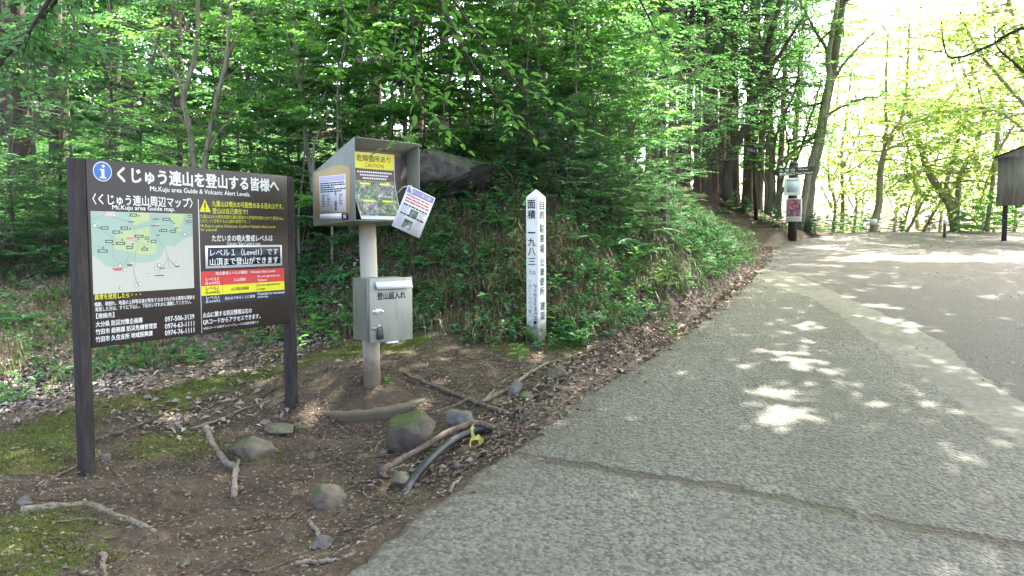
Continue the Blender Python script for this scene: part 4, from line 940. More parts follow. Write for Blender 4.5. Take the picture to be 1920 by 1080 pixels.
pts = np.array([G(*p)+[0, 0, l] for p, l in zip([(955, 792), (972, 786), (990, 779)], [-.03, .005, -.03])]); d = MB(); d.tube(spline(pts, 14), .026, 12)
tag(d.obj('pipe', q.m, None, pts.mean(0), smooth=True), 'short buried stretch of dark pipe beside the small whitish stone', 'pipe')
M['ribbon'] = leaf_mat('ribbon', (.55, .52, .14), (.62, .58, .2), (.4, .38, .1), .25)
g = G(888, 836)+[0, 0, .07]; d = MB()
def band(pts, wd):
    P = spline(pts, 12); V = []
    for i, p in enumerate(P): sd_ = np.array([math.cos(i*.35), .4, math.sin(i*.5)])*wd; V += [p-sd_, p+sd_]
    d.add(V, [[2*i, 2*i+1, 2*i+3, 2*i+2] for i in range(11)])
band([g+[0, .03, .05], g+[-.0, -.035, .03], g+[0, -.03, -.03]], .012); band([g+[0, -.03, -.01], g+[.05, -.06, .0], g+[.055, -.05, -.05]], .02); band([g+[0, -.03, -.01], g+[-.02, -.06, -.05], g+[.01, -.08, -.085], g+[.03, -.1, -.08]], .018); band([g+[0, -.03, .0], g+[-.015, -.05, .05], g+[.0, -.04, .09]], .012)
tag(d.obj('ribbon', M['ribbon'], None, g, smooth=True), 'yellow ribbon tied round the bare root and black pipe', 'ribbon')
# ------------------------------------------------------------------ foliage tools
def norm(a): return a/(np.linalg.norm(a, axis=-1, keepdims=True)+1e-9)
class Leaves:
    def __init__(s): s.p = []; s.d = []; s.n = []; s.l = []; s.w = []
    def add(s, p, d, n, l, w): s.p.append(p); s.d.append(d); s.n.append(n); s.l.append(l); s.w.append(w)
    def arrays(s):
        if isinstance(s.p, np.ndarray): return
        s.p = np.array(s.p, float).reshape(-1, 3); s.d = np.array(s.d, float).reshape(-1, 3); s.n = np.array(s.n, float).reshape(-1, 3); s.l = np.array(s.l, float); s.w = np.array(s.w, float)
    def mesh(s, name, fine=False, seed=0, fold=.22):
        s.arrays(); d = norm(s.d); n = s.n-(s.n*d).sum(1, keepdims=True)*d; n = norm(n); b = np.cross(n, d); L = s.l[:, None]; W_ = s.w[:, None]; N = len(s.p)
        if fine:   # pointed ovate leaf, folded at the midrib, tip drooping
            pts = [s.p, s.p+d*L*.28+b*W_*.42+n*W_*fold, s.p+d*L*.62+b*W_*.42+n*W_*(fold-.1), s.p+d*L-n*L*.14, s.p+d*L*.62-b*W_*.42+n*W_*(fold-.1), s.p+d*L*.28-b*W_*.42+n*W_*fold, s.p+d*L*.45]
            T_ = np.array([[0, 6, 1], [1, 6, 2], [2, 6, 3], [3, 6, 4], [4, 6, 5], [5, 6, 0]])
        else:
            pts = [s.p, s.p+d*L*.45+b*W_*.5+n*W_*fold, s.p+d*L-n*L*.1, s.p+d*L*.45-b*W_*.5+n*W_*fold]; T_ = np.array([[0, 2, 1], [0, 3, 2]])
        k = len(pts); V = np.stack(pts, 1).reshape(-1, 3); Fs = (np.arange(N)[:, None, None]*k+T_[None]).reshape(-1, 3)
        me = mesh_np(name, V, Fs)
        rnd = np.random.default_rng(seed).random(N).astype(np.float32); me.attributes.new('rnd', 'FLOAT', 'POINT').data.foreach_set('value', np.repeat(rnd, k))
        return me
def unit(rg): v = rg.normal(size=3); return v/np.linalg.norm(v)
def rot_z(v, a): c, s = math.cos(a), math.sin(a); return np.array([v[0]*c-v[1]*s, v[0]*s+v[1]*c, v[2]])
def spray(LV, p0, dirv, length, n, ll, lw, rg, droop=.12, flat=.25, spread=.95):
    """alternate leaves along a twig, held in a loose horizontal plane"""
    dirv = dirv/np.linalg.norm(dirv)
    for i in range(n):
        t = (i+.6)/n; p = p0+dirv*length*t-np.array([0, 0, droop*length*t*t]); sgn = 1 if i % 2 else -1
        a = sgn*rg.uniform(.6, 1.1)*spread if i < n-1 else rg.uniform(-.2, .2)
        d = rot_z(dirv, a); d[2] = d[2]*.25-rg.uniform(-.05, .35); nn = np.array([0, 0, 1.0])+rg.normal(0, flat, 3)
        k = rg.uniform(.7, 1.15); LV.add(p, d, nn, ll*k, lw*k)
def tree_proto(seed, h, br, spread, ll, lw, start=.25, rad=.03, lean=.06, twigs=5, per=7, stems=1, up=.35, fork=.0, flat=.3, gold=True, tl=.32, droop=.1):
    """trunk + limbs mesh and leaf mesh, base at the origin"""
    rg = np.random.default_rng(seed); tb = MB(); LV = Leaves()
    for st in range(stems):
        az = rg.uniform(0, 6.28); ln_ = lean*(1 if stems == 1 else 3.2); hh = h*rg.uniform(.75, 1.0) if stems > 1 else h
        wob = rg.normal(0, .035*h, (6, 2)); P = np.array([[math.cos(az)*ln_*hh*t+wob[i, 0]*t, math.sin(az)*ln_*hh*t+wob[i, 1]*t, hh*t] for i, t in enumerate(np.linspace(0, 1, 6))]); P[0, :2] = 0
        sp_ = spline(P, 22); tb.tube(sp_, rad*np.linspace(1, .15, 22)*(1 if stems == 1 else .75), 7)
        for b in range(br):
            t = start+(1-start)*((b+rg.uniform(0, .9))/br); i = min(int(t*21), 20); p0 = sp_[i]
            a = b*2.4+rg.uniform(-.5, .5)+st; L = spread*(1-.55*(t-start)/(1-start))*rg.uniform(.65, 1.15)
            dirv = np.array([math.cos(a), math.sin(a), up+.5*(t-start)]); dirv /= np.linalg.norm(dirv)
            q = np.array([p0+dirv*L*s_-np.array([0, 0, droop*L*s_*s_*2]) for s_ in np.linspace(0, 1, 7)])+rg.normal(0, .02*L, (7, 3)); q[0] = p0
            tb.tube(q, rad*.42*(1-t*.6)*np.linspace(1, .2, 7), 5)
            for k in range(twigs):
                s_ = .28+.72*(k+rg.uniform(.2, .8))/twigs; j = min(int(s_*6), 5); pp = q[j]+(q[j+1]-q[j])*(s_*6-j)
                td = rot_z(dirv, (1 if k % 2 else -1)*rg.uniform(.4, 1.0)); td[2] = rg.uniform(-.15, .2); L2 = tl*L*rg.uniform(.7, 1.2)
                tb.tube([pp, pp+td*L2*.5, pp+td*L2-np.array([0, 0, .1*L2])], [rad*.12, rad*.08, rad*.03], 4, cap=False)
                spray(LV, pp, td, L2, per, ll, lw, rg, flat=flat)
            spray(LV, q[4], q[6]-q[4], np.linalg.norm(q[6]-q[4])*1.15, per, ll, lw, rg, flat=flat)
    return tb.mesh('trunk', True), LV
# ------------------------------------------------------------------ automatic neighbours for labels
MARKS = [('the information board', 350, 330, 5.8), ('the left board post', 155, 420, 5), ('the notice box', 690, 300, 6.5), ('the rock outcrop', 850, 300, 11.6), ('the white marker post', 1003, 400, 8), ('the wooden stake', 1247, 370, 12.1),
         ('the direction post', 1415, 300, 22.5), ('the trail sign', 1487, 330, 20.5), ('the bollard', 1770, 410, 21.5), ('the roofed notice board', 1890, 330, 20.5), ('the right board post', 545, 470, 6.5), ('the drop box', 715, 560, 6.3)]
AUTO = set()
def label_for(what, px, py, d):
    m = min(MARKS, key=lambda m: abs(m[1]-px)+.6*abs(m[2]-py)); dx = px-m[1]
    s_ = ('behind' if d > m[3] else 'in front of') if abs(dx) < 25 else (('just ' if abs(dx) < 90 else '')+('left of' if dx < 0 else 'right of'))
    l = f'{what}|{s_} {m[0]}'; AUTO.add(l); return l
NUM = ['no', 'one', 'two', 'three', 'four', 'five', 'six', 'seven', 'eight', 'nine', 'ten', 'eleven', 'twelve']; ORD = ['leftmost', 'second from left', 'third from left', 'fourth from left', 'fifth from left', 'sixth from left', 'seventh from left', 'eighth from left', 'ninth from left', 'tenth from left', 'eleventh from left']
def settle_labels():
    # several look-alikes beside one landmark are told apart by their order from the left
    for l in AUTO:
        what, rest = l.split('|'); os_ = [o for o in S.objects if o.get('label') == l]
        os_.sort(key=lambda o: proj(np.array(o.location)+[0, 0, .8])[0])
        for k, o in enumerate(os_):
            o['label'] = f'{what} {rest}' if len(os_) == 1 else f"{what}, {'rightmost' if k == len(os_)-1 else ORD[k]} of {NUM[len(os_)]} {rest}"
# ------------------------------------------------------------------ sun patches: gaps cut in the crowns to place them
HOLES = [(1478, 754, .40), (1425, 778, .32), (1535, 738, .28), (1470, 800, .26), (1520, 672, .50), (1490, 690, .4), (1500, 615, .55), (1640, 580, .5), (1675, 606, .5), (1730, 624, .5), (1450, 800, .3), (1420, 742, .35), (1545, 1010, .0),
         (1720, 660, .25), (1750, 680, .3), (1600, 560, .4), (1480, 765, .5), (1520, 640, .3), (1610, 520, .5), (1560, 500, .5), (1650, 480, .6), (1460, 740, .3), (1500, 790, .25), (1590, 740, .2), (1480, 580, .3), (1400, 690, .2), (1560, 700, .25), (1590, 640, .25), (1640, 630, .25), (1800, 700, .25), (1380, 770, .2), (1860, 560, .35), (1700, 540, .4), (1780, 590, .3), (1540, 870, .18), (1660, 800, .2), (1500, 1000, .14), (1570, 1020, .14), (1440, 900, .12), (1840, 640, .3)]
HW = np.array([[*road_hit(px, py), r] for px, py, r in HOLES])
def in_hole(P):
    sd_ = np.array(SUND); t = (P[:, 2]-.3)/sd_[2]
    for _ in range(3): q = P-t[:, None]*sd_; t = t+(q[:, 2]-zroad(q[:, 1]))/sd_[2]
    q = P-t[:, None]*sd_; m = np.zeros(len(P), bool)
    nz = .35*fbm(q[:, 0]*3.0, q[:, 1]*3.0, 77, 3)
    for x, y, r in HW: m |= np.hypot(q[:, 0]-x, (q[:, 1]-y)*.8) < r*.5*(1+2.2*nz)*RNG.uniform(.35, 1.65, len(P))
    far = (q[:, 1] > 15.5) & (q[:, 0] > 6.6) & (fbm(q[:, 0]*.8, q[:, 1]*.8, 99, 2) > .05)
    return m | far

# ------------------------------------------------------------------ canopy trees; unseen crowns above the frame, shaped to block the sun
def crown_cloud(rg, c, rx, ry, rz, n, clumps, ll, LV, cr=.9):
    cc = []
    while len(cc) < clumps:
        v = rg.uniform(-1, 1, 3)
        if v@v < 1: cc.append(v)
    cc = np.array(cc)*[rx, ry, rz]+c
    k = rg.integers(0, clumps, n); P = cc[k]+rg.normal(0, 1, (n, 3))*[cr, cr, cr*.35]
    return P
def canopy_tree(label, base, crown_c, r3, n, seed, trunk_r, limbs, ll=.24, name='canopy_tree'):
    rg = np.random.default_rng(seed); base = np.array(base, float); base[2] = Hs(base[0], base[1])
    t = thing(name, label, 'tree', base, 'tall trees roofing the road')
    P = crown_cloud(rg, np.array(crown_c), *r3, n, int(n/55), ll, None, .8)
    px, py, zf = proj(P); inframe = (zf > 0) & (px > -60) & (px < 1980) & (py > -25) & (py < 1100)
    keep = ~inframe & ~in_hole(P) & (P[:, 2] > 3.0); P = P[keep]; m = len(P)
    LV = Leaves(); LV.p = P; LV.d = norm(rg.normal(0, 1, (m, 3))*[1, 1, .35]); LV.n = np.array(SUND)+rg.normal(0, .28, (m, 3)); LV.d = rg.normal(0, 1, (m, 3)); LV.l = ll*rg.uniform(.7, 1.2, m); LV.w = LV.l*.62
    obj('crown', LV.mesh('crown', seed=seed), M['leaf_canopy'], t)
    d = MB(); cc = np.array(crown_c); tp = base+(cc-base)*[.15, .15, .8]
    sp_ = spline([base-[0, 0, .3], base+(tp-base)*.35+rg.normal(0, .1, 3), tp, [cc[0], cc[1], cc[2]+r3[2]*.6]], 20); d.tube(sp_, trunk_r*np.linspace(1.1, .25, 20), 10)
    for i in range(limbs):
        j = rg.integers(8, 17); a = 2*math.pi*i/limbs; e = cc+np.array([math.cos(a)*r3[0], math.sin(a)*r3[1], rg.uniform(-.2, .6)*r3[2]])*.85
        q = spline([sp_[j], sp_[j]+(e-sp_[j])*.5+[0, 0, .5], e], 10); qx, qy, qz = proj(q)
        if ((qz > 0) & (qx > 0) & (qx < 1920) & (qy > 0) & (qy < 1080)).any(): continue
        d.tube(q, trunk_r*.4*np.linspace(1, .2, 10), 7)
    d.obj('trunk', M['grey_bark'], t, smooth=True)
    return t
CT = [  # right-edge trees without twigs in frame are added only for shade
 canopy_tree('spreading tree beyond the left edge with twigs hanging in above the board', (-7.5, 2.5, 0), (-3.0, 8.0, 8.8), (4.6, 4.0, 1.7), 10500, 41, .22, 7),
 canopy_tree('spreading tree behind the camera whose thin dark twigs hang over the middle', (-1.5, -2.5, 0), (2.2, 8.0, 9.2), (4.6, 4.8, 1.6), 13500, 42, .24, 7),
 canopy_tree('unseen spreading tree added beyond the right edge to shade the near road', (9.8, 6.5, 0), (7.4, 11.0, 10.0), (5.0, 5.0, 1.8), 14500, 43, .26, 7),
 canopy_tree('spreading tree beyond the right edge roofing the far road', (13, 13, 0), (11.5, 17.0, 12.5), (5.2, 5.0, 1.9), 11500, 45, .26, 6),
 canopy_tree('tall grey trunk rising on the bank top behind the white marker post', (0.45, 15.8, 0), (2.2, 16.0, 13.5), (5.2, 4.4, 1.8), 1500, 46, .22, 6),
 canopy_tree('unseen tall tree added beyond the right edge to shade the road crest', (18, 19.5, 0), (11.0, 24.0, 16.5), (6.0, 5.0, 2.0), 8000, 47, .28, 5),
 canopy_tree('unseen tall tree added beyond the right edge to shade the nearest road', (8.5, 1.5, 0), (6.0, 4.2, 9.5), (4.0, 3.6, 1.6), 6500, 49, .24, 6),
]
def hanging(t, label_pts, rad, ll, lw, per, seed, mat, tw=10, tlen=.5, name='branch'):
    """a drooping branch of tree t that comes into the frame, with its own leaves"""
    rg = np.random.default_rng(seed); P = np.array([at(*p) for p in label_pts]); sp_ = spline(P, 26); d = MB(); d.tube(sp_, rad*np.linspace(1, .25, 26), 7); LV = Leaves()
    for k in range(tw):
        s_ = .12+.88*(k+rg.uniform(0, .9))/tw; j = min(int(s_*25), 24); pp = sp_[j]; dv = sp_[min(j+1, 25)]-sp_[j-1]; td = norm(dv)*.7+rg.normal(0, .55, 3)*[1, .8, .35]; td[2] = td[2]*.35-.05; td = norm(td); L = tlen*rg.uniform(.5, 1.2)
        d.tube([pp, pp+td*L*.5, pp+td*L-[0, 0, .08*L]], [rad*.3, rad*.2, rad*.08], 5, cap=False); spray(LV, pp, td, L, per, ll, lw, rg, flat=.35)
    b = d.obj(name, M['dark_twig'], t, smooth=True); obj('leaf_spray', LV.mesh('leaf_spray', True, seed), mat, b)
hanging(CT[1], [(790, -60, 4.9), (835, 25, 5.0), (880, 110, 5.1), (930, 180, 5.2), (985, 235, 5.3)], .014, .085, .042, 7, 1, M['leaf_bright'], 9, .45)
hanging(CT[1], [(800, -80, 4.8), (870, 30, 5.0), (930, 110, 5.2), (1000, 190, 5.4), (1060, 240, 5.6)], .009, .08, .04, 6, 2, M['leaf_bright'], 7, .4)
hanging(CT[1], [(1170, -70, 4.4), (1205, 10, 4.5), (1230, 60, 4.6), (1250, 110, 4.7)], .008, .085, .045, 6, 3, M['leaf_bright'], 6, .28)
hanging(CT[1], [(760, -80, 5.6), (775, 60, 5.7), (785, 160, 5.8), (800, 260, 5.9)], .007, .085, .042, 7, 4, M['leaf_bright'], 9, .5)
hanging(CT[1], [(600, -90, 6.2), (640, 10, 6.4), (690, 90, 6.6), (760, 150, 6.8)], .008, .085, .042, 7, 5, M['leaf_bright'], 9, .55)
hanging(CT[1], [(1000, -90, 6.2), (1010, -10, 6.4), (1040, 50, 6.6), (1090, 100, 6.8)], .008, .085, .042, 7, 15, M['leaf_bright'], 8, .55)
hanging(CT[0], [(130, -60, 5.6), (60, 50, 5.8), (10, 110, 6.0), (-60, 200, 6.2)], .018, .085, .05, 10, 6, M['leaf_pale'], 22, .8)
hanging(CT[0], [(150, -60, 5.5), (90, 20, 5.8), (30, 85, 6.0), (-60, 180, 6.2)], .012, .085, .05, 10, 7, M['leaf_pale'], 20, .8)
hanging(CT[0], [(-80, 20, 6.0), (30, 70, 6.2), (90, 95, 6.3), (165, 85, 6.4)], .010, .08, .05, 10, 8, M['leaf_pale'], 26, .6)
hanging(CT[3], [(2000, 20, 12.0), (1900, 60, 12.5), (1850, 88, 12.8), (1780, 107, 13.0), (1765, 40, 13)], .035, .10, .06, 7, 9, M['leaf_glare'], 10, .9)
hanging(CT[3], [(1980, 190, 12.0), (1910, 125, 12.4), (1870, 88, 12.6), (1865, 50, 12.6)], .03, .10, .06, 7, 10, M['leaf_glare'], 8, .8)

# ------------------------------------------------------------------ saplings and understory trees
def finish(name, label, cat, tm, lm, bmat, lmat, loc, group, s=1.0, rz=0.0):
    t = thing(name, label, cat, loc, group); t.rotation_euler[2] = rz; t.scale = (s, s, s)
    obj('trunk', tm, bmat, t, world=False); obj('crown', lm, lmat, t, world=False); return t
def planter(name, what, cat, protos, spots, bmat, lmats, group):
    made = {}
    for i, (px, py, d, s, *rest) in enumerate(spots):
        k = rest[0] if rest else i % len(protos); mk = rest[1] if len(rest) > 1 else i % len(lmats)
        p = at(px, py, d); p[2] = Hs(p[0], p[1])-.05; rz = (i*2.3) % 6.28
        lx, ly = px, proj(p+[0, 0, 1.2])[1]
        if (k, mk) not in made:
            if k not in protos_mesh.setdefault(name, {}): tm, LV = protos[k]; protos_mesh[name][k] = (tm, LV.mesh('crown', seed=k))
            tm, lm = protos_mesh[name][k]
            if mk and lm.materials: lm = lm.copy(); lm.materials.clear()
            if tm.materials: tm = tm.copy(); tm.materials.clear()
            made[(k, mk)] = t = finish(name, label_for(what, lx, ly, d), cat, tm, lm, bmat, lmats[mk], p, group, s, rz)
        else:
            t = copy_tree(made[(k, mk)]); t.location = p; t.scale = (s, s, s); t.rotation_euler[2] = rz; t['label'] = label_for(what, lx, ly, d)
protos_mesh = {}
SAP = [tree_proto(100+k, 4.2, 19, 1.2, .105, .062, .12, .020, .05, 8, 9) for k in range(4)]
planter('sapling', 'bright green leafy sapling', 'sapling', SAP, [
 (620, 330, 10.6, 1.0), (655, 330, 11.0, .9), (830, 300, 12.0, .8), (1000, 320, 11.3, .8), (1090, 330, 11.3, .85), (560, 350, 11.0, .9), (930, 300, 12.2, .9), (480, 380, 12.0, .9), (730, 330, 11.6, .9), (690, 330, 11.5, 1.1), (760, 320, 12.2, 1.1), (820, 300, 12.6, 1.0), (880, 290, 12.4, 1.1), (950, 300, 12.2, 1.15), (1010, 300, 12.0, 1.1), (1070, 300, 12.0, 1.0), (1120, 320, 12.4, 1.1),
 (575, 330, 11.6, 1.15), (540, 330, 13.0, 1.3), (660, 320, 13.2, 1.3), (730, 310, 13.6, 1.35), (850, 290, 14.0, 1.4), (980, 290, 13.8, 1.4), (1050, 290, 13.5, 1.25), (910, 280, 13.2, 1.2), (790, 300, 13.4, 1.3), (1160, 330, 13.5, 1.0), (500, 350, 13.5, 1.2)],
 M['pale_bark'], [M['leaf_bright'], M['leaf_mid']], 'bright saplings on the bank')
UND = [tree_proto(200+k, 5.6, 25, 1.75, .085, .042, .08, .03, .06, 9, 10, up=.2, droop=.18) for k in range(4)]
planter('understory_tree', 'dark layered understory tree', 'tree', UND, [
 (-60, 400, 10.5, 1.0), (30, 400, 11.5, 1.0), (110, 400, 12.0, 1.05), (190, 400, 12.5, 1.0), (260, 390, 12.5, 1.1), (330, 390, 13.5, 1.1), (420, 380, 14.0, 1.15), (480, 380, 14.5, 1.1), (70, 380, 14.5, 1.2), (210, 370, 15.0, 1.3), (-20, 380, 15.5, 1.3), (340, 370, 16, 1.3), (560, 350, 15.5, 1.2), (640, 340, 16.0, 1.2), (140, 380, 17.5, 1.4), (450, 370, 17.5, 1.4), (760, 320, 16.5, 1.3), (880, 310, 16.5, 1.3), (1000, 310, 16, 1.2), (1090, 310, 15.5, 1.1)],
 M['grey_bark'], [M['leaf_dark'], M['leaf_mid']], 'dark understory trees at the forest edge')
SHR = [tree_proto(300+k, 2.3, 14, 1.0, .048, .024, .08, .014, .10, 8, 12, stems=3, up=.25, flat=.35) for k in range(3)]
planter('shrub', 'fine leaved pale shrub', 'shrub', SHR, [
 (1040, 330, 11.6, .95), (1110, 340, 12.0, 1.0), (1170, 345, 12.5, 1.1), (1190, 330, 14.5, 1.4), (1130, 320, 14, 1.3), (1080, 310, 13.0, 1.2), (1225, 395, 11.6, .5), (1230, 352, 12.6, .8), (960, 300, 11.8, .6), (700, 380, 12.5, .6), (600, 420, 11.8, .7), (470, 430, 12.6, .7), (350, 440, 12.2, .6), (560, 400, 11.2, 1.0), (520, 410, 11.6, 1.0), (440, 420, 12.0, 1.0), (390, 420, 12.4, 1.0), (300, 430, 11.8, 1.0), (190, 430, 11.6, 1.0), (-10, 440, 10.8, 1.0), (150, 440, 11.2, .9), (640, 370, 11.8, .9), (1150, 360, 11.2, .7), (1060, 390, 10.4, .55), (1110, 400, 10.6, .6), (1150, 420, 10.5, .5), (1075, 350, 10.8, .7), (1130, 370, 11.0, .7), (960, 330, 10.9, .5), (1010, 330, 11.2, .6), (1080, 350, 11.0, .6), (1190, 400, 11.0, .5), (1270, 430, 12.2, .4), (40, 470, 11.0, .7), (110, 460, 11.8, .75), (240, 450, 12.2, .7), (-40, 470, 10.4, .8)],
 M['grey_bark'], [M['leaf_pale'], M['leaf_mid']], 'fine leaved shrubs along the bank top')
# multi-stemmed bare tree behind the board
def bare_tree(name, label, paths, bmat, d, leaves=None, lmat=None, cat='tree', base=None, seed=0, ll=.08, tw=.5, n_tw=7, per=7, group=None):
    rg = np.random.default_rng(seed); tb = MB(); LV = Leaves(); b = at(*paths[0][0][0][:2], paths[0][0][0][2] if len(paths[0][0][0]) > 2 else d); b[2] = Hs(b[0], b[1])
    for pts, wpx in paths:
        P = np.array([at(p[0], p[1], p[2] if len(p) > 2 else d) for p in pts]); sp_ = spline(P, 30); r0 = wpx/F*P[0][1]/2
        sp_ += rg.normal(0, .004*P[0][1]/10, sp_.shape); tb.tube(sp_, r0*np.linspace(1, .45, 30), 9, jit=.06, rng=rg)
        if leaves:
            for k in range(int(n_tw)):
                s_ = leaves+(1-leaves)*rg.random(); j = min(int(s_*29), 28); pp = sp_[j]; td = norm(rg.normal(0, 1, 3)*[1, 1, .3]); L = tw*rg.uniform(.6, 1.4)
                tb.tube([pp, pp+td*L*.55+[0, 0, .06*L], pp+td*L], [r0*.22, r0*.15, r0*.05], 5, cap=False)
                for u_ in (.35, .6, .8, 1.0):
                    spray(LV, pp+td*L*u_, norm(rot_z(td, rg.uniform(-.9, .9))), L*.45, per, ll, ll*.5, rg)
    t = thing(name, label, cat, b, group); tb.obj('trunk', bmat, t, smooth=True)
    if leaves: obj('crown', LV.mesh('crown', seed=seed), lmat, t)
    return t
bare_tree('slender_tree', 'pale multi stemmed slender tree with bare forking limbs behind the information board', [
 ([(372, 420), (364, 300), (350, 215), (345, 185), (362, 120), (372, 40), (366, -60)], 13), ([(376, 420), (385, 300), (405, 190), (425, 110), (432, 20), (440, -60)], 12), ([(350, 215), (335, 150), (300, 95), (280, 60)], 7),
 ([(380, 300), (410, 250), (440, 220), (470, 185)], 5), ([(354, 240), (320, 205), (260, 180)], 4), ([(356, 265), (310, 245), (255, 215)], 4), ([(366, 310), (330, 300), (280, 280), (235, 268)], 4), ([(425, 110), (450, 60), (480, 20)], 6), ([(430, 60), (415, 20), (420, -40)], 5), ([(362, 310), (335, 285), (300, 280)], 3)],
 M['pale_bark'], 10.8, .45, M['leaf_bright'], seed=5, n_tw=7, tw=.6, ll=.085)
bare_tree('slender_tree', 'single thin pale stemmed tree rising left of the notice box', [([(596, 420), (578, 290), (566, 180), (556, 90), (546, -60)], 10), ([(572, 165), (590, 150), (615, 125)], 4), ([(566, 230), (548, 190), (540, 150)], 4)], M['pale_bark'], 11.0, .5, M['leaf_bright'], seed=6, n_tw=14, ll=.085)
bare_tree('slender_tree', 'thin forked stem close left of the notice box roof', [([(588, 330), (590, 270), (615, 215), (640, 180)], 6), ([(602, 235), (600, 200), (612, 170)], 4)], M['pale_bark'], 10.6, .4, M['leaf_bright'], seed=7, n_tw=6)
bare_tree('slender_tree', 'thin pale stem rising behind the white marker post', [([(1118, 330), (1112, 200), (1105, 100), (1095, -40)], 6)], M['pale_bark'], 12.8, .35, M['leaf_bright'], seed=8, n_tw=14)
bare_tree('slender_tree', 'thin grey stem just right of the rock outcrop', [([(1085, 330), (1070, 230), (1062, 120), (1064, -40)], 6)], M['grey_bark'], 12.4, .35, M['leaf_bright'], seed=9, n_tw=12)

# ------------------------------------------------------------------ cedars
def cedar_crown(seed, h, z0, n_b, R0, needle=.22, dens=9):
    rg = np.random.default_rng(seed); LV = Leaves(); tb = MB()
    for b in range(n_b):
        t = b/n_b; z = z0+(h-z0)*t; a = rg.uniform(0, 6.28); L = R0*(1-t)**.8*rg.uniform(.6, 1.1)+.25; dv = np.array([math.cos(a), math.sin(a), 0])
        q = [np.array([0, 0, z])+dv*L*s_+np.array([0, 0, .12*L*s_-.55*L*s_*s_]) for s_ in np.linspace(0, 1, 6)]; tb.tube(q, .03*np.linspace(1, .3, 6), 4, cap=False)
        for k in range(dens):
            s_ = rg.uniform(.25, 1); j = min(int(s_*5), 4); pp = q[j]+(q[j+1]-q[j])*(s_*5-j)
            for m in range(7):
                d_ = norm(dv*.5+rg.normal(0, .5, 3)+np.array([0, 0, -.55])); LV.add(pp+rg.normal(0, .10, 3), d_, rg.normal(0, 1, 3), needle*rg.uniform(.6, 1.3), needle*.22)
    return LV, tb
def trunk_mesh(seed, h, r, lean=.0):
    rg = np.random.default_rng(seed); d = MB(); k = 18; zz = np.concatenate([[-.4, 0, .25, .6], np.linspace(1.2, h, k-4)]); rr = np.concatenate([[1.45, 1.3, 1.12, 1.0], np.linspace(.97, .25, k-4)])*r
    P = np.stack([lean*zz+.02*np.sin(zz*.5+seed), .02*np.cos(zz*.4+seed), zz], 1); d.tube(P, rr, 12, jit=.07, rng=rg); return d.mesh('trunk', True)
CED = []
for k in range(3):
    h = (17, 19, 16)[k]; LV, tb = cedar_crown(400+k, h, (9.0, 10.0, 8.5)[k], 46, 2.3); d = MB(); CED.append((trunk_mesh(410+k, h, .17, .0), LV.mesh('crown', seed=k), tb.mesh('boughs', True)))
for k in range(3):
    h = (17, 19, 16)[k]; LV, tb = cedar_crown(430+k, h, (5.0, 6.0, 4.2)[k], 60, 2.2); CED.append((trunk_mesh(440+k, h, .15, .0), LV.mesh('crown', seed=k), tb.mesh('boughs', True)))
def cedar_spots(): return [
 (45, 430, 15, 1.25, 0), (110, 420, 17.5, 1.0, 0), (215, 400, 18.5, .9, 0), (20, 420, 20, 1.2, 0), (705, 340, 17.5, 0.88, 1), (780, 320, 19, 0.96, 1), (985, 310, 19, 1.5, 0), (1105, 320, 19, 0.72, 1), (1180, 330, 24, 0.80, 1),
 (1215, 345, 22, 0.72, 1), (1240, 345, 25, 0.88, 1), (1262, 350, 23, 0.80, 1), (1288, 350, 26, 0.88, 1), (1308, 355, 25, 0.80, 1), (1336, 368, 23.8, 1.28, 1), (1352, 360, 26, 0.96, 1), (1380, 365, 24.5, 0.96, 1), (1402, 372, 24, 1.08, 1), (1422, 372, 26, 0.80, 1), (1440, 375, 29, 0.96, 1), (1460, 380, 27, 0.72, 1), (1320, 350, 30, 0.96, 1), (1275, 345, 31, 1.04, 1), (1225, 345, 30, 0.96, 1), (1365, 350, 31, 1.04, 1), (1415, 360, 33, 1.04, 1), (1478, 385, 30, 0.80, 1), (340, 380, 23, 1.1, 0), (80, 400, 25, 1.3, 0), (250, 390, 26, 1.2, 0), (430, 370, 25, 1.2, 0), (550, 360, 27, 1.2, 0), (680, 340, 26, 0.96, 1), (830, 320, 27, 1.04, 1), (1000, 310, 28, 1.04, 1), (1100, 310, 29, 1.04, 1)]
first = {}
for i, (px, py, d, s, bk) in enumerate(cedar_spots()):
    k = i % 3+(3 if px > 1190 else 0); p = at(px, py, d); p[2] = Hs(p[0], p[1])-.1; lab = label_for('straight reddish cedar trunk' if bk else 'straight dark cedar trunk', px, 230, d)
    if (k, bk) not in first:
        tm, lm, bm = CED[k]; t = thing('cedar', lab, 'cedar tree', p, 'cedars of the dark stand'); tm = tm.copy(); tm.materials.clear()
        o = obj('trunk', tm, M['red_bark'] if bk else M['cedar_bark'], t, world=False); bm = bm.copy(); bm.materials.clear(); obj('boughs', bm, M['cedar_bark'], o, world=False)
        lm = lm.copy() if lm.materials else lm; lm.materials.clear(); obj('crown', lm, M['leaf_dark'], t, world=False); first[(k, bk)] = t
    else: t = copy_tree(first[(k, bk)]); t.location = p; t['label'] = lab
    t.scale = (s, s, 1); t.rotation_euler = (RNG.normal(0, .015), RNG.normal(0, .015), i*1.7)
    t.location = p
